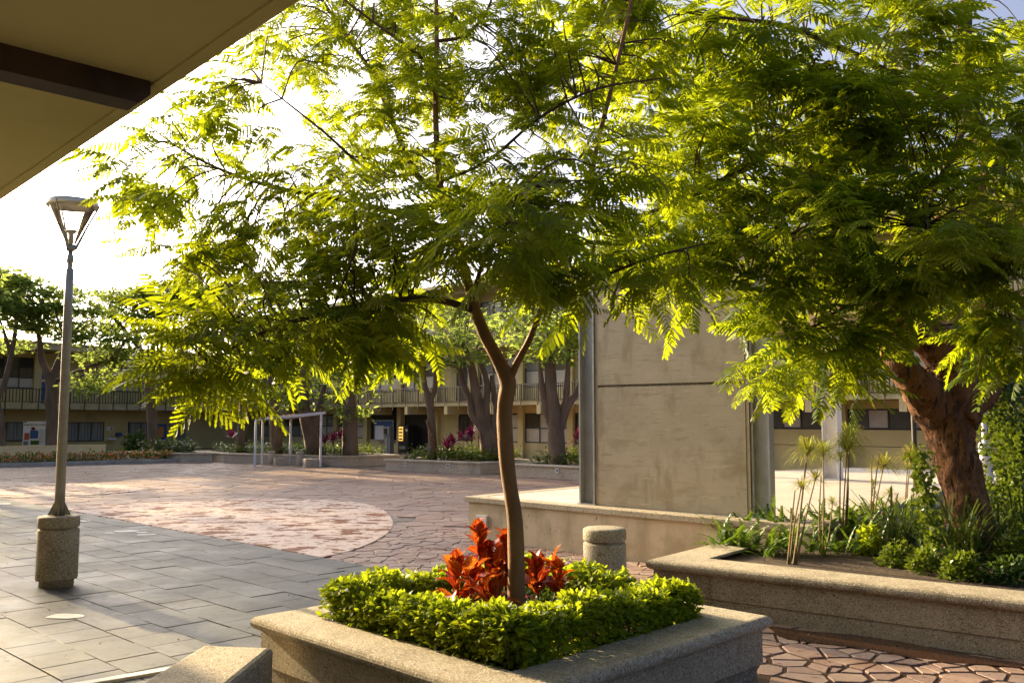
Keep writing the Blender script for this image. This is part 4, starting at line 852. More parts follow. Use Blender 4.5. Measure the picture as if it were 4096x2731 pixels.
oc = [CLP(1650,120,190,130,9.3,29), CLP(1900,90,190,120,9.4,29), CLP(2150,120,190,130,9.6,29), CLP(1600,320,160,110,9.0,22), CLP(1800,260,180,110,9.2,28), CLP(2020,270,170,110,9.0,25), CLP(2220,330,150,110,9.3,21),
      CLP(1720,460,190,110,9.0,28), CLP(1920,440,170,110,9.0,26), CLP(2110,500,150,100,8.6,20), CLP(1600,570,170,90,8.8,22), CLP(1800,600,170,90,9.0,22), CLP(1980,640,140,80,8.9,17), CLP(2270,560,110,110,9.0,17),
      CLP(1780,720,110,60,9.0,11), CLP(1850,810,120,60,9.0,14), CLP(1970,760,100,60,9.0,10), CLP(1730,850,50,40,8.6,3), CLP(2260,690,110,80,9.2,15), CLP(2190,560,90,60,8.8,9), CLP(2000,-90,420,100,9.6,29), CLP(2060,400,300,250,11.8,52, .9), CLP(1750,350,260,220,11.2,35,.9), CLP(1480,560,120,80,8.6,10), CLP(2330,800,60,60,9.5,6), CLP(2280,150,110,150,11.5,21,.9), CLP(1480,180,90,160,8.8,8), CLP(2180,560,120,90,7.7,7), CLP(2300,430,70,80,7.8,4), CLP(1880,500,110,80,8.0,6), CLP(2000,150,160,90,8.3,7), CLP(2310,760,50,80,8.8,5), CLP(1900,860,60,40,8.9,3), CLP(2010,690,60,50,9.0,6), CLP(2185,650,80,50,9.0,6)]
feather_tree('old_feather_tree', 'old leaning tree with thick red-brown twisted trunk in the long planter', ot, oc, Mt['red_bark'], Mt['frond_dark'], 4, 290, fs=(.6, 1.45), per=(5, 8), base=(5.75, 11, .45), wob=.16, tw=.008, ridge=.20)
# ---- trees round the far courtyard
def leafquads(nodes, per, spread, size, flat=.45):
    n = len(nodes)*per; c = np.repeat(np.array(nodes), per, axis=0)+RNG.normal(0, 1, (n, 3))*np.array([spread, spread, spread*flat])
    d = RNG.normal(0, 1, (n, 3)); d[:, 2] *= .5; d /= np.linalg.norm(d, axis=1)[:, None]; up = np.tile(np.array([0, 0, 1.0]), (n, 1))+RNG.normal(0, .45, (n, 3))
    y = np.cross(up, d); y /= np.linalg.norm(y, axis=1)[:, None]; s = size*RNG.uniform(.7, 1.3, (n, 1))
    V = np.stack([c-d*s, c+y*s*.42-d*s*.1, c+d*s, c-y*s*.42-d*s*.1], axis=1).reshape(-1, 3); F = np.arange(n*4, dtype=np.int32).reshape(-1, 4); Rn = np.repeat(RNG.random(n), 4)
    return V, F, Rn
def far_tree(label, base_u, base_v, Y, z0, limbs, clumps, per=34, leaf=.15, spread=.42):
    b = A(base_u, base_v, Y); root = wempty('courtyard_tree', (b[0], b[1], z0)); tag(root, label, 'tree', 'trees around the courtyard')
    tr = MB(); L_ = []
    for i, (pts, rad) in enumerate(limbs):
        P = [A(u, v, Y+(q[0] if q else 0)) for (u, v, *q) in pts]
        if i == 0: P[0][2] = z0-.05
        tr.tube(P, rad, 10, 4, .08, seed=i); L_.append(catmull(P, rad, 5))
    nodes = []
    for (x, y, rx, ry, n, *yy) in clumps:
        Yc = Y+(yy[0] if yy else 0); c = D(x, y, Yc); k = Yc/2056.0
        for _ in range(n):
            while True:
                q = RNG.uniform(-1, 1, 3)
                if q@q < 1: break
            nd = c+q*np.array([rx*k, max(1.2, rx*k*.7), ry*k]); nodes.append(nd); d0, lp, lr = nearest_on(L_, nd)
            if RNG.random() < .4 and d0 < 4: tr.tube([lp, (lp+nd)/2+np.array([0, 0, -.1*d0]), nd], [.05, .035, .015], 4, 2)
    tr.build('trunk', Mt['grey_bark'], root, True)
    V, F, Rn = leafquads(nodes, per, spread, leaf, .3); kind(mk('crown', V, F, Mt['far_leaf'], root, rnd=Rn), 'stuff')
    return root
far_tree('tall tree with leaning trunk behind the street lamp at left', 212, 1790, 44, .15, [([(212,1800),(205,1740),(208,1680),(205,1600),(212,1520),(230,1460),(255,1400),(262,1350)], [.30,.26,.25,.27,.24,.17,.14,.10]), ([(205,1600),(190,1500),(165,1430),(160,1370),(150,1320)], [.2,.17,.15,.13,.10]), ([(225,1520),(300,1490),(370,1460),(430,1440)], [.13,.10,.08,.05]), ([(205,1640),(185,1615),(178,1600)], [.12,.1,.08])],
         [(40,655,90,16,30), (130,680,110,16,34), (180,712,90,14,26), (60,720,90,16,26), (120,750,120,14,34), (230,775,100,14,34), (240,815,70,22,26), (220,870,45,30,15), (30,790,30,20,7), (205,900,20,12,5)])
far_tree('slender tree cut by the left edge of the picture', 8, 1790, 43, .15, [([(8,1800),(5,1700),(-10,1600),(15,1540),(45,1420),(60,1330),(70,1250)], [.20,.17,.15,.14,.12,.10,.08]), ([(45,1420),(20,1340),(0,1280)], [.1,.08,.05])], [(20,640,60,20,22), (0,690,60,22,22), (55,705,50,18,15), (-60,700,60,60,26)])
far_tree('umbrella crowned tree at the right end of the flower bed', 612, 1780, 47, .15, [([(612,1790),(610,1700),(600,1600),(590,1500),(560,1400),(540,1330),(520,1270)], [.30,.27,.24,.22,.17,.13,.1]), ([(595,1520),(610,1400),(640,1300),(700,1230)], [.16,.13,.10,.07]), ([(560,1400),(500,1320),(440,1260)], [.11,.09,.06])],
         [(290,685,75,16,34), (380,672,90,16,41), (470,668,80,15,34), (300,720,70,16,26), (360,735,60,16,19), (430,705,90,20,34), (540,700,70,25,26), (250,745,40,14,11), (350,765,40,16,11), (560,660,80,14,19)])
far_tree('leafy tree left of the white frame shelter', 960, 1800, 45, .4, [([(965,1800),(970,1700),(975,1600),(960,1500),(930,1380)], [.28,.25,.22,.18,.12])], [(560,740,90,40,18), (620,800,80,50,18), (540,860,70,60,16), (660,690,80,40,14)])
far_tree('tree with reddish trunk behind the left shelter post', 1101, 1800, 43, .4, [([(1108,1800),(1103,1720),(1095,1640),(1085,1540),(1060,1430),(1040,1330)], [.30,.28,.25,.21,.16,.1])], [(660,760,80,50,16), (700,850,70,60,16), (640,900,60,40,10)])
far_tree('tree with flared trunk behind the shelter roof', 1250, 1800, 42, .4, [([(1262,1800),(1245,1740),(1225,1680),(1215,1600),(1220,1480),(1240,1350)], [.42,.36,.30,.26,.2,.12]), ([(1245,1740),(1275,1640),(1300,1540)], [.22,.17,.1])], [(720,780,80,60,16), (760,870,60,50,14), (690,920,60,30,8)])
far_tree('tree with straight reddish trunk left of the notice board', 1402, 1790, 41, .4, [([(1402,1790),(1400,1720),(1398,1620),(1402,1520),(1410,1420),(1400,1300)], [.38,.34,.30,.26,.2,.12]), ([(1400,1600),(1440,1520),(1480,1450)], [.14,.1,.06])], [(820,800,70,60,16), (800,880,50,60,12), (860,870,50,45,8), (800,940,45,25,7)])
far_tree('slim forked tree in front of the vending machine passage', 1726, 1800, 37, .4, [([(1730,1800),(1728,1720),(1722,1640),(1715,1600),(1698,1540),(1690,1460),(1680,1380)], [.19,.17,.16,.17,.12,.10,.07]), ([(1718,1605),(1738,1560),(1742,1480),(1752,1400)], [.12,.10,.09,.06])], [(985,770,70,40,10,-.5), (930,760,60,35,7)], leaf=.13)
far_tree('leaning multi-stem tree with pale bark in the pointed planter', 1941, 1805, 36.5, .4, [([(1960,1810),(1955,1760),(1935,1700),(1915,1620),(1898,1540),(1880,1450),(1850,1380)], [.42,.38,.26,.22,.20,.17,.12]), ([(1945,1730),(1890,1660),(1880,1600),(1850,1530),(1835,1450)], [.18,.15,.13,.12,.1]), ([(1955,1730),(1945,1640),(1948,1540),(1925,1460),(1900,1400)], [.2,.16,.13,.11,.08]), ([(1970,1740),(1985,1660),(1978,1590),(1965,1500)], [.18,.14,.12,.08])],
         [(1060,800,80,40,16,-.5), (1000,815,60,35,12,-.8), (1110,760,90,40,14), (1040,730,80,40,10)], leaf=.14)
far_tree('multi-stem tree beside the concrete panel', 2232, 1805, 33, .4, [([(2232,1810),(2225,1740),(2215,1650),(2205,1560),(2200,1480),(2190,1400)], [.34,.30,.27,.23,.2,.15]), ([(2225,1740),(2185,1640),(2165,1520),(2160,1440)], [.17,.14,.11,.08]), ([(2230,1740),(2270,1630),(2310,1560),(2330,1470)], [.18,.13,.11,.08]), ([(2240,1700),(2262,1600),(2270,1500),(2275,1400)], [.14,.12,.10,.07])],
         [(1270,770,80,45,16,-.5), (1220,800,60,40,8,-1), (1300,810,50,40,8,-.8), (1210,730,100,45,12), (1340,740,60,45,10)], leaf=.14)
# ---- small leaves
def leaf_tmpl(l, w, fold=.3, curl=.3):
    V = np.array([(0,0,0), (l*.35,w/2,fold*w*.5), (l*.35,-w/2,fold*w*.5), (l*.7,w*.36,fold*w*.3-curl*l*.12), (l*.7,-w*.36,fold*w*.3-curl*l*.12), (l,0,-curl*l*.3), (l*.38,0,0), (l*.7,0,-curl*l*.12)], dtype=np.float32)
    F = np.array([(0,6,1), (0,2,6), (1,6,7), (1,7,3), (6,2,4), (6,4,7), (3,7,5), (7,4,5)], dtype=np.int32); return V, F
def scatter(tmpls, pts, dirs, ups, smin, smax, tilt=.4):
    it = []
    for p, d, u in zip(pts, dirs, ups): it.append((int(RNG.integers(len(tmpls))), p, rotm(np.array(d)+RNG.normal(0, tilt, 3), np.array(u)+RNG.normal(0, .3, 3)), RNG.uniform(smin, smax), RNG.random()))
    return merge(tmpls, it)
LT = [leaf_tmpl(.050, .031, .3, c) for c in (.1, .5, .9)]
def hedge_row(line, w, h, z0, n, name, root, mt, hvar=.05, stems=True, tm=LT, smin=.6, smax=1.25):
    P = [np.array(p, float) for p in line]; seg = [np.linalg.norm(P[i+1]-P[i]) for i in range(len(P)-1)]; tot = sum(seg)
    pts, dirs, ups = [], [], []
    ns = MB()
    ph = RNG.uniform(0, 6, 4)
    for _ in range(n):
        s = RNG.uniform(0, tot); s0 = s; i = 0
        while i < len(seg)-1 and s > seg[i]: s -= seg[i]; i += 1
        d = (P[i+1]-P[i])/seg[i]; nn = np.array([-d[1], d[0]]); c = P[i]+d*s
        hh = h+hvar*(math.sin(s0*3.1+ph[0])*.5+math.sin(s0*7.7+ph[1])*.35+math.sin(s0*17+ph[2])*.3); a = RNG.uniform(-1.15, math.pi+1.15); rr = RNG.beta(4, 1.1)
        o, z = math.cos(a)*w/2*rr*1.05, max(.01, hh*(.5+.5*max(-1, min(1, math.sin(a)*1.25))*rr)*RNG.uniform(.97, 1.05))
        if math.sin(a) < .2: z = RNG.uniform(.02, hh*.9)
        pts.append((c[0]+nn[0]*o, c[1]+nn[1]*o, z0+z)); out = np.array([nn[0]*math.cos(a), nn[1]*math.cos(a), .35+.25*math.sin(a)])
        dirs.append(out+np.array([*(d*RNG.normal(0, .6)), RNG.normal(0, .35)])); ups.append((nn[0]*math.cos(a)*.5, nn[1]*math.cos(a)*.5, 1))
    V, F, Rn = scatter(tm, pts, dirs, ups, smin, smax); kind(mk('foliage', V, F, mt, root, rnd=Rn), 'stuff')
    if stems:
        x = 0
        while x < tot:
            s = x; i = 0
            while i < len(seg)-1 and s > seg[i]: s -= seg[i]; i += 1
            d = (P[i+1]-P[i])/seg[i]; nn = np.array([-d[1], d[0]]); c = P[i]+d*s+nn*RNG.uniform(-.3, .3)*w
            ns.tube([(c[0], c[1], z0-.03), (c[0]+RNG.normal(0, .02), c[1]+RNG.normal(0, .02), z0+h*.5), (c[0]+RNG.normal(0, .05), c[1]+RNG.normal(0, .05), z0+h*.9)], [.006, .005, .003], 4, 2); x += .07
        kind(ns.build('stems', Mt['stem'], root), 'stuff')
hl = offset_line(FP, .33+.17, True)
for (i, j, lab, n, h) in ((0, 1, 'clipped bright green hedge along the near right rim of the square planter', 8600, .32), (3, 0, 'clipped bright green hedge along the near left rim of the square planter', 8600, .32), (1, 2, 'low bright green hedge along the far right rim of the square planter', 6000, .30), (2, 3, 'low bright green hedge along the far left rim of the square planter', 6000, .30)):
    a, b = hl[i], hl[j]; c = (a+b)/2; r = wempty('hedge', (*c, .455)); tag(r, lab, 'hedge', 'hedges in the square planter'); d = (b-a)/np.linalg.norm(b-a)
    hedge_row([a-d*.10, b+d*.10], .36, h, .46, n, 'hedge', r, Mt['hedge'], hvar=.065, smin=.55, smax=1.45)
# ground cover inside
pts = []; dirs = []; ups = []
for _ in range(5200):
    a, b = RNG.uniform(-1.25, 1.25, 2); c = np.array([0, 7.38])+np.array([.707, .707])*a*.85+np.array([-.707, .707])*b*.85
    pts.append((c[0], c[1], .46+abs(RNG.normal(0, .06))+.05*math.sin(c[0]*6)*math.sin(c[1]*5)+.03)); dirs.append((RNG.normal(), RNG.normal(), .4)); ups.append((0, 0, 1))
V, F, Rn = scatter([leaf_tmpl(.045, .016, .2, .3)], pts, dirs, ups, .7, 1.5)
gc = mk('ground_cover', V, F, Mt['cover'], rnd=Rn); kind(gc, 'stuff'); tag(gc, 'dark green low ground cover inside the hedges of the square planter', 'ground cover')
# croton plants
def croton_leaf():
    l, w = .25, .115; V = []; UV = []; F = []; n = 7
    for k in range(n+1):
        t = k/n; ww = w/2*math.sin(math.pi*(t**1.25))**.7 if 0 < t < 1 else .002; z = .05*math.sin(t*2.4)-.05*t*t
        for s in (-1, 0, 1): V.append((l*t, s*ww, z+abs(s)*ww*.35+.006*math.sin(t*16)*abs(s))); UV.append((t, float(s)))
    for k in range(n):
        for s in (0, 1): b = k*3+s; F.append((b, b+3, b+4, b+1))
    return V, F, UV
cv, cf, cuv = croton_leaf()
def croton(label, x, y, z, heads):
    r = wempty('croton', (x, y, z)); tag(r, label, 'plant', 'crotons under the young tree'); sm = MB()
    for (dx, dy, h, n) in heads:
        top = np.array([x+dx, y+dy, z+h]); sm.tube([(x+dx*.3, y+dy*.3, z-.05), (x+dx*.8, y+dy*.8, z+h*.5), top], [.012, .010, .007], 6, 3)
        for k in range(n):
            a = k*2.4+RNG.uniform(-.3, .3); q = k/n; el = .15+1.1*(1-q)*1.0 if k > 2 else 1.35; el = 1.30-1.15*q+RNG.normal(0, .22)
            d = np.array([math.cos(a)*math.cos(el), math.sin(a)*math.cos(el), math.sin(el)]); p = top-np.array([0, 0, .26*q*h/.4]); M = rotm(d, np.array([-math.cos(a)*.6+RNG.normal(0, .4), -math.sin(a)*.6+RNG.normal(0, .4), 1.0]))
            if 'croton' not in mesh_cache:
                o = mk('leaf', np.array(cv), cf, Mt['croton'], r, True, uv=cuv); mesh_cache['croton'] = o.data
            else: o = link('leaf', mesh_cache['croton'], r)
            mw = Matrix(M.tolist()).to_4x4(); mw.translation = Vector(p); o.matrix_basis = mw @ Matrix.Scale(RNG.uniform(.68, 1.05), 4)
    sm.build('stems', Mt['stem'], r)
c1 = A(1925, 2330, 7.75); c2 = A(1862, 2350, 7.5); c3 = A(2010, 2340, 7.7); c4 = A(2170, 2350, 7.6); c5 = A(1990, 2400, 7.2)
croton('tallest orange-red croton left of the young trunk', c1[0], c1[1], .46, [(-.02, .05, .60, 22), (.06, -.02, .44, 16)])
croton('orange-red croton leaning out at the far left of the clump', c2[0], c2[1], .46, [(-.07, -.02, .40, 19), (.05, .02, .32, 15)])
croton('red croton directly behind the young trunk', c3[0], c3[1], .46, [(.03, .03, .56, 20), (-.03, -.05, .38, 15)])
croton('orange croton pair right of the young trunk', c4[0], c4[1], .46, [(-.05, .02, .38, 18), (.13, 0, .36, 19)])
croton('small dark red croton at the foot of the young trunk', c5[0], c5[1], .46, [(-.05, 0, .22, 11)])
# ---- long planter: papyrus, ferns, strap leaved clumps, shrubs, vines
def papyrus(label, u, v, stems):
    b = G(u, v, .45); r = wempty('papyrus', tuple(b)); tag(r, label, 'papyrus', 'papyrus plants in the long planter'); sm = MB()
    for (du, hu, hv, rr, n, brn) in stems:
        top = A(hu, hv, b[1]+RNG.uniform(-.15, .15)); bs = G(u+du, v, .43); mid = (bs+top)/2+RNG.normal(0, .015, 3)
        sm.tube([bs, mid, top], [.013, .010, .007], 6, 4)
        if n == 0: continue
        um = MB()
        for k in range(int(n*1.5)):
            a = k*2.399; el = RNG.uniform(-.35, 1.2); d = np.array([math.cos(a)*math.cos(el), math.sin(a)*math.cos(el), math.sin(el)]); l = rr*1.45*RNG.uniform(.7, 1.1); w = np.cross(d, (0, 0, 1)); w = w/(np.linalg.norm(w)+1e-6)*.0036
            p1 = top+d*l*.6; p2 = top+d*l+np.array([0, 0, -.30*l]); um.add([top+w, top-w, p1-w*1.2, p1+w*1.2, p2], [(0,1,2,3), (3,2,4)], .45+.3*RNG.random() if brn else .1+.4*RNG.random())
        um.build('umbel', Mt['umbel'], r)
    sm.build('stems', Mt['cane'], r)
papyrus('papyrus clump nearest the concrete panel with two drooping heads', 3172, 2262, [(0, 3229, 1813, .24, 130, 0), (-14, 3205, 1948, .13, 50, 0), (12, 3262, 1915, .16, 60, 0), (-22, 3180, 1960, .0, 0, 0), (6, 3222, 1850, 0, 0, 0)])
papyrus('papyrus with one round head right of the clump nearest the panel', 3290, 2224, [(0, 3293, 1815, .22, 120, 0), (8, 3330, 2010, .10, 40, 1), (-8, 3285, 1900, 0, 0, 0)])
papyrus('tallest papyrus with reddish head', 3366, 2186, [(0, 3388, 1800, .30, 170, 1), (8, 3398, 1750, .26, 120, 1), (-8, 3362, 1830, .12, 40, 0), (14, 3392, 1815, 0, 0, 0)])
papyrus('papyrus with cut bare canes in the middle of the planter', 3478, 2150, [(0, 3487, 1815, 0, 0, 0), (10, 3520, 1795, 0, 0, 0), (4, 3535, 1862, .24, 120, 0), (-12, 3495, 1930, .08, 30, 0), (20, 3560, 1975, .12, 40, 0)])
papyrus('papyrus with golden head leaning against the old trunk', 3620, 2120, [(0, 3642, 1830, .24, 130, 1), (10, 3655, 1880, 0, 0, 0), (-10, 3630, 1870, .10, 40, 1)])
FERN = [frond(60+k, pairs=22, L=.50, pl=.055, w=.016, droop=.45+.2*k, seg=2, fold=.05) for k in range(4)]
def fern(label, u, v, n, s, z=.45, Y=None):
    b = G(u, v, z) if Y is None else A(u, v, Y); r = wempty('fern', tuple(b)); tag(r, label, 'fern', 'ferns in the long planter')
    for k in range(n):
        a = k*2.4+RNG.normal(0, .2); el = RNG.uniform(.5, 1.35); d = np.array([math.cos(a)*math.cos(el), math.sin(a)*math.cos(el), math.sin(el)]); i = int(RNG.integers(4))
        if ('fern', i) not in mesh_cache: o = mk('leaf', *FERN[i], Mt['fern'], r); mesh_cache[('fern', i)] = o.data
        else: o = link('leaf', mesh_cache[('fern', i)], r)
        mw = Matrix(rotm(d, np.array([-math.cos(a)*.2, -math.sin(a)*.2, 1.0])).tolist()).to_4x4(); mw.translation = Vector(b+np.array([RNG.normal(0, .09), RNG.normal(0, .09), .0])); o.matrix_basis = mw @ Matrix.Scale(s*RNG.uniform(.8, 1.2), 4)
for (u, v, n, s, lab) in ((3140, 2215, 22, .9, 'fern just behind the first papyrus stems'), (3370, 2215, 20, .85, 'fern in front of the tallest papyrus'), (3440, 2175, 22, 1.0, 'fern right of the tallest papyrus'), (3660, 2165, 22, 1.0, 'fern in front of the vine'), (2905, 2200, 26, .9, 'bright fern spilling over the left tip of the long planter'), (3010, 2205, 24, .9, 'fern behind the left tip of the long planter'), (3100, 2165, 26, 1.1, 'fern below the steel column'), (3200, 2175, 26, 1.1, 'dark fern behind the first papyrus stems'),
        (3300, 2160, 26, 1.15, 'fern at the stage edge between papyrus stems'), (3400, 2150, 26, 1.2, 'fern at the stage edge behind the tallest papyrus'), (3500, 2130, 24, 1.2, 'fern at the stage edge left of the strap leaves'), (3070, 2225, 18, .65, 'small fern at the planter rim by the first papyrus'), (2975, 2160, 20, 1.0, 'fern against the stage wall'), (3590, 2125, 22, 1.2, 'fern at the stage edge behind the strap leaves'), (3250, 2215, 16, .8, 'fern among the papyrus stems near the rim')):
    fern(lab, u, v, n, s)
def fern_up(label, u, v, hu, hv):
    b = G(u, v, .45); t = A(hu, hv, b[1]); r = wempty('fern', tuple(b)); tag(r, label, 'fern', 'ferns in the long planter'); d = t-b; o = mk('leaf', *frond(91, pairs=26, L=float(np.linalg.norm(d)), pl=.06, w=.018, droop=.12, seg=2, fold=.05), Mt['fern'], r)
    mw = Matrix(rotm(d, np.array([0, -1.0, .2])).tolist()).to_4x4(); mw.translation = Vector(b); o.matrix_basis = mw
fern_up('single tall bright fern frond in front of the steel column', 3062, 2170, 3092, 1978); fern_up('upright fern frond at the left tip of the long planter', 2900, 2195, 2905, 2120)
def straps(label, u, v, n, L, sp, mt='strap', z=.45, name='strap_leaf_plant', cat='plant', grp='strap-leaved plants in the long planter'):
    b = G(u, v, z); r = wempty(name, tuple(b)); tag(r, label, cat, grp)
    for k in range(n):
        a = RNG.uniform(0, 6.28); el = RNG.uniform(.75, 1.45); l = L*RNG.uniform(.6, 1.1); w = .030*RNG.uniform(.7, 1.2); d = np.array([math.cos(a)*math.cos(el), math.sin(a)*math.cos(el), math.sin(el)]); s = np.array([-math.sin(a), math.cos(a), 0])
        p0 = b+np.array([RNG.normal(0, sp), RNG.normal(0, sp), -.03]); vs = []
        for q in (0, .35, .65, .88): c = p0+d*l*q+np.array([math.cos(a), math.sin(a), -.9])*l*.22*q*q*RNG.uniform(.5, 1); vs += [c+s*w/2*(1-.5*q), c-s*w/2*(1-.5*q)]
        vs.append(p0+d*l+np.array([math.cos(a), math.sin(a), -.9])*l*.25)
        MB().add(vs, [(0,1,3,2), (2,3,5,4), (4,5,7,6), (6,7,8)]).build('leaf', Mt[mt], r)
    return r
straps('strap-leaved clump left of the old trunk', 3590, 2190, 80, 1.0, .08); straps('large strap-leaved clump in front of the old trunk', 3850, 2240, 120, 1.1, .14); straps('strap-leaved clump at the right edge of the picture', 4060, 2235, 80, 1.1, .14)
straps('short strap-leaved clump between papyrus and trunk', 3715, 2190, 50, .8, .08)
for (u, v, hu, hv, lab) in ((3825, 2150, 3845, 1922, 'upper white iris flower in front of the old trunk'), (3835, 2160, 3847, 1956, 'lower white iris flower in front of the old trunk')):
    b = G(u, v, .45); t = A(hu, hv, b[1]-.05); r = wempty('white_iris', tuple(b)); tag(r, lab, 'flower', 'white irises')
    MB().tube([b, (b+t)/2+np.array([.02, 0, 0]), t], [.005, .004, .003], 5, 3).build('stem', Mt['stem'], r)
    m = MB()
    for k in range(5): a = k*1.257; d = np.array([math.cos(a), math.sin(a), .5]); s = np.array([-math.sin(a), math.cos(a), 0]); m.add([t, t+d*.03+s*.018, t+d*.055, t+d*.03-s*.018], [(0,1,2,3)])
    m.build('petals', Mt['white_flower'], r)
def shrub(label, u, v, rx, ry, rz, n, mt, z=.45, tm=LT, name='shrub', smin=.9, smax=1.7, grp='low shrubs in the long planter', cat='shrub', loc=None, stems=6):
    b = G(u, v, z) if loc is None else np.array(loc, float); r = wempty(name, tuple(b)); tag(r, label, cat, grp); pts, dirs, ups = [], [], []
    for _ in range(n):
        q = RNG.normal(0, 1, 3); q /= np.linalg.norm(q); q[2] = abs(q[2]); rr = RNG.beta(3, 1)*(1+.15*math.sin(q[0]*5+q[1]*4)); p = b+q*rr*np.array([rx, ry, rz]); pts.append(p); dirs.append(q+np.array([0, 0, .1])); ups.append((q[0]*.4, q[1]*.4, 1))
    V, F, Rn = scatter(tm, pts, dirs, ups, smin, smax); kind(mk('foliage', V, F, mt, r, rnd=Rn), 'stuff')
    if stems:
        m = MB()
        for k in range(stems): a = k*2.4; m.tube([b-(0, 0, .03), b+np.array([math.cos(a)*rx*.3, math.sin(a)*ry*.3, rz*.5]), b+np.array([math.cos(a)*rx*.6, math.sin(a)*ry*.6, rz*.85])], [.008, .006, .003], 4, 2)
        m.build('stems', Mt['stem'], r)
    return r
shrub('upright yellow-green shrub at the left end of the rim row', 3475, 2215, .16, .16, .34, 420, Mt['hedge']); shrub('low green shrub on the rim second from the left', 3590, 2262, .20, .16, .24, 420, Mt['low']); shrub('low green shrub in the middle of the rim row', 3720, 2290, .22, .16, .26, 460, Mt['low'])
shrub('low shrub with drooping leaves third along the rim', 3850, 2315, .22, .16, .26, 460, Mt['low']); shrub('dark green shrub at the right end of the rim row', 4030, 2330, .26, .2, .24, 460, Mt['cover']); shrub('leafy shrub under the right edge of the old tree', 4085, 2260, .3, .3, .4, 700, Mt['low'])
def vine(label, pts, wid, n, mt, lt=LT, smin=.9, smax=1.8):
    b = pts[0]; r = wempty('climbing_vine', tuple(b)); tag(r, label, 'vine', 'vines on the old tree'); P, Rr = catmull(pts, [wid]*len(pts), 8); ps, ds, us = [], [], []
    for _ in range(n):
        i = RNG.integers(len(P)); p = P[i]+RNG.normal(0, .5, 3)*np.array([wid, wid*.6, .1]); ps.append(p); ds.append((RNG.normal(), -abs(RNG.normal())*.6, -.7)); us.append((0, -.8, .6))
    V, F, Rn = scatter(lt, ps, ds, us, smin, smax); kind(mk('foliage', V, F, mt, r, rnd=Rn), 'stuff'); MB().tube(pts, [.012, .008], 5, 4, .1).build('stems', Mt['stem'], r)
vine('bright vine climbing left of the old trunk', [A(3735, 2180, 10.5), A(3715, 2080, 10.5), A(3705, 1980, 10.5), A(3690, 1880, 10.5), A(3680, 1800, 10.5)], .13, 420, Mt['low'])
vine('dark ivy curtain right of the old trunk', [A(4040, 2150, 11.6), A(4030, 1950, 11.6), A(4040, 1750, 11.6), A(4000, 1550, 11.6), A(3990, 1420, 11.6)], .42, 3600, Mt['ivy'])
vine('ivy strand at the right edge of the picture', [A(4110, 2150, 11.0), A(4090, 1900, 11.0), A(4100, 1650, 11.0)], .2, 1000, Mt['ivy'])
# ---- planting of the far courtyard
FT = [leaf_tmpl(.15, .07, .2, c) for c in (.2, .6)]
def fill_planter(poly, label, n, mt, h=.35):
    P_ = offset_line(ccw([tuple(p) for p in poly]), .4, True); xs = [p[0] for p in P_]; ys = [p[1] for p in P_]; pts = []; dirs = []; ups = []
    while len(pts) < n:
        p = (RNG.uniform(min(xs), max(xs)), RNG.uniform(min(ys), max(ys)))
        if inpoly(p, P_): pts.append((p[0], p[1], .42+abs(RNG.normal(0, h*.5))+.12*math.sin(p[0]*4)*math.sin(p[1]*3)+.1)); dirs.append((RNG.normal(), RNG.normal(), .3)); ups.append((0, 0, 1))
    V, F, Rn = scatter(FT, pts, dirs, ups, .6, 1.4); o = mk('planter_shrubbery', V, F, mt, rnd=Rn); kind(o, 'stuff'); tag(o, label, 'shrubs')
fill_planter(PA, 'mixed green shrubs in the planter behind the white shelter', 5200, Mt['low']); fill_planter(PB, 'light green ground plants in the pointed far planter', 3600, Mt['low']); fill_planter(PC, 'green ground plants in the far planter beside the concrete panel', 3600, Mt['low']); fill_planter(PD, 'dark shrubs in the small far planter', 1500, Mt['cover'], .5)
def cordyline(label, u, v, Y, n, L):
    p = A(u, v, Y); r = wempty('cordyline', (p[0], p[1], .42)); tag(r, label, 'plant', 'magenta cordylines'); MB().tube([(p[0], p[1], .4), (p[0]+.03, p[1], (p[2]+.4)/2), tuple(p)], [.03, .022, .018], 6, 3).build('stem', Mt['stem'], r)
    for k in range(n):
        a = k*2.4; el = RNG.uniform(-.2, 1.3); d = np.array([math.cos(a)*math.cos(el), math.sin(a)*math.cos(el), math.sin(el)]); s = np.cross(d, (0, 0, 1)); s = s/(np.linalg.norm(s)+1e-6); l = L*RNG.uniform(.7, 1.1); w = .09
        q = p+d*l*.5; e = p+d*l+np.array([0, 0, -.2*l]); MB().add([p+s*.01, p-s*.01, q-s*w/2, q+s*w/2, e], [(0,1,2,3), (3,2,4)]).build('leaf', Mt['cordyline'], r)
for (u, v, Y, lab) in ((1334, 1765, 40.5, 'magenta cordyline right of the shelter, left plant'), (1362, 1752, 40.8, 'magenta cordyline right of the shelter, right plant'), (1300, 1770, 41, 'small magenta cordyline behind the right shelter post'), (1812, 1778, 36.4, 'magenta cordyline at the left of the leaning multi-stem tree'), (1850, 1752, 36.6, 'tall magenta cordyline in the pointed planter'), (1885, 1748, 36.3, 'magenta cordyline touching the multi-stem tree'), (1790, 1795, 36.2, 'low magenta cordyline in the pointed planter'), (925, 1750, 44, 'magenta cordyline far left of the shelter'), (2315, 1760, 33.5, 'reddish cordyline beside the steel column')):
    cordyline(lab, u, v, Y, 30, .72)
lean = A(1751, 1815, 36.6); lt_ = A(1705, 1678, 36.9)
tag(MB().tube([lean, (lean+lt_)/2, lt_], [.05, .05, .045], 8, 2).build('leaning_pole', Mt['red_bark']), 'orange-brown pole leaning against the slim forked tree', 'pole')
bpos = [k0+kd*(9.5+.445*i)+kn*RNG.uniform(.6, .9) for i in range(18)]
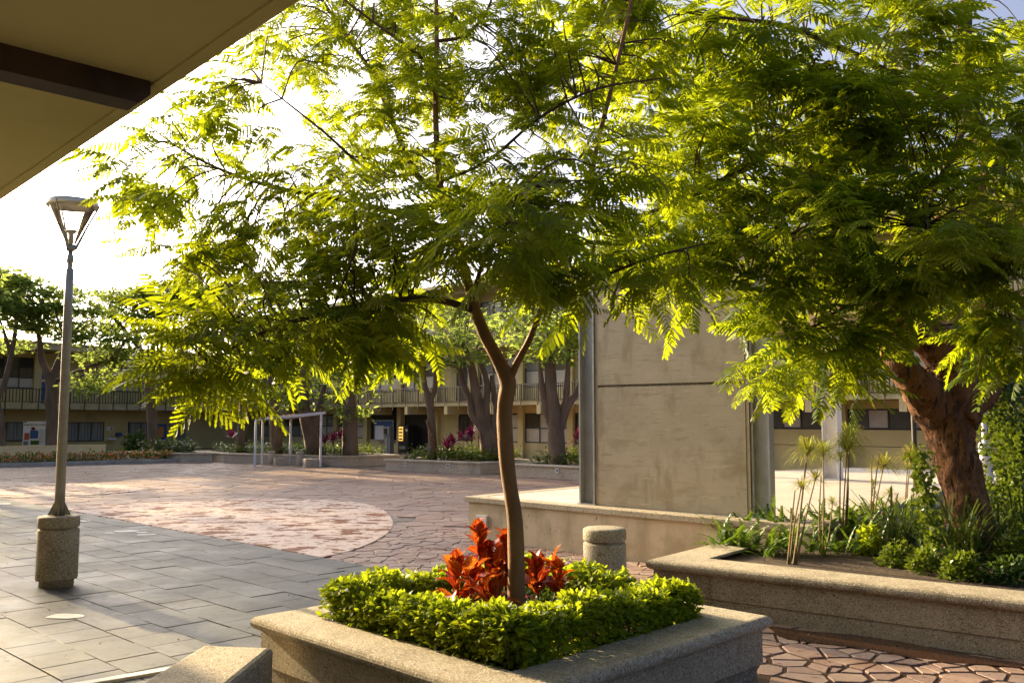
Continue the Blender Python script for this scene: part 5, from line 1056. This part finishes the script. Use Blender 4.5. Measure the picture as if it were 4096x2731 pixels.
nm = ['first', 'second', 'third', 'fourth', 'fifth', 'sixth', 'seventh', 'eighth', 'ninth', 'tenth', 'eleventh', 'twelfth', 'thirteenth', 'fourteenth', 'fifteenth', 'sixteenth', 'seventeenth', 'eighteenth']
for i, q in enumerate(bpos):
    p = np.array([q[0], q[1]-.25, .17]); s = shrub('%s orange-flowered plant from the left in the flower bed' % nm[i], 0, 0, .38, .3, .40 if i % 3 else .52, 130, Mt['low'], loc=(p[0], p[1]+.25, .15), tm=FT, name='flowering_plant', smin=.6, smax=1.1, grp='orange-flowered plants in the bed', cat='plant', stems=3)
    m = MB()
    for k in range(14): c = p+np.array([RNG.normal(0, .25), RNG.normal(0, .1)-.05, RNG.uniform(.08, .42)]); e = .045; m.add([c+(e,0,0), c+(0,0,e), c-(e,0,0), c-(0,0,e), c+(0,-e,0)], [(0,1,4), (1,2,4), (2,3,4), (3,0,4)])
    m.build('flowers', Mt['red_flower'], s)
p = G(*Z6(1440, 1330), .15); shrub('dark round bush at the right end of the cream wall', 0, 0, .75, .6, 1.25, 900, Mt['cover'], loc=(p[0]+.2, p[1]+.8, .1), tm=FT, grp='bushes by the left building', smin=.9, smax=1.6)
p = G(*Z6(1560, 1330), .15); shrub('second dark bush right of the cream wall', 0, 0, .8, .6, .85, 800, Mt['cover'], loc=(p[0]+.2, p[1]+1.0, .1), tm=FT, grp='bushes by the left building', smin=.9, smax=1.6)
p = G(*Z6(1740, 1330), .15); shrub('wide low bush at the foot of the umbrella crowned tree', 0, 0, 1.4, .8, .75, 1200, Mt['low'], loc=(p[0]+.2, p[1]+1.4, .1), tm=FT, grp='bushes by the left building', smin=.9, smax=1.6)
# unseen trees added left of the view to shade the courtyard and pavers
def shade_tree(x, y, top, rad, label, n=150, per=40):
    root = wempty('courtyard_tree', (x, y, 0)); tag(root, label, 'tree', 'trees around the courtyard'); tr = MB(); b = np.array([x, y, 0.0]); L_ = []
    P = [b-(0, 0, .05), b+(.1, 0, 1.2), b+(-.1, .1, 2.6), b+(0, 0, 4.0)]; tr.tube(P, [.32, .25, .22, .18], 10, 4, .08)
    for k in range(6):
        a = k*1.05; e = b+np.array([math.cos(a)*rad*.7, math.sin(a)*rad*.7, top-1.2]); Q = [P[2]+np.array([0, 0, .3*k*.3]), (P[3]+e)/2+np.array([0, 0, .4]), e]; tr.tube(Q, [.13, .09, .04], 7, 4); L_.append(catmull(Q, [.1, .1, .1], 6))
    nodes = []
    for _ in range(n):
        a, r = RNG.uniform(0, 6.28), math.sqrt(RNG.random())*rad; z = top-.3-(r/rad)**2*1.6-RNG.random()**1.5*2.2; nodes.append(b+np.array([math.cos(a)*r, math.sin(a)*r, z]))
    tr.build('trunk', Mt['grey_bark'], root, True); V, F, Rn = leafquads(nodes, per, .45, .16); kind(mk('crown', V, F, Mt['far_leaf'], root, rnd=Rn), 'stuff')
shade_tree(-28.0, 40.8, 10.4, 5.0, 'first spreading tree added out of view at left for shade, in front of the two-storey building'); shade_tree(-20.5, 29.7, 8.8, 2.7, 'second spreading tree added out of view at left for shade, near the pavers', 90); shade_tree(-31.5, 36.5, 10.2, 4.2, 'third airy tree added out of view at left for dappled shade, beside the flower bed', 42, 34)
# fallen leaflets on the paving
pts = []; dirs = []; ups = []
for _ in range(420):
    y = RNG.uniform(6.2, 16); x = RNG.uniform(-.62, .45)*y
    if inpoly((x, y), FP) or inpoly((x, y), STAGE) or inpoly((x, y), RP_SOIL): continue
    pts.append((x, y, .022)); dirs.append((RNG.normal(), RNG.normal(), .05)); ups.append((0, 0, 1))
V, F, Rn = scatter([leaf_tmpl(.045, .014, .2, .1), leaf_tmpl(.03, .02, .2, .1)], pts, dirs, ups, .5, 1.3, .05)
lt = mk('fallen_leaves', V, F, Mt['cane'], rnd=Rn); kind(lt, 'stuff'); tag(lt, 'small dry leaves scattered over the paving', 'fallen leaves')
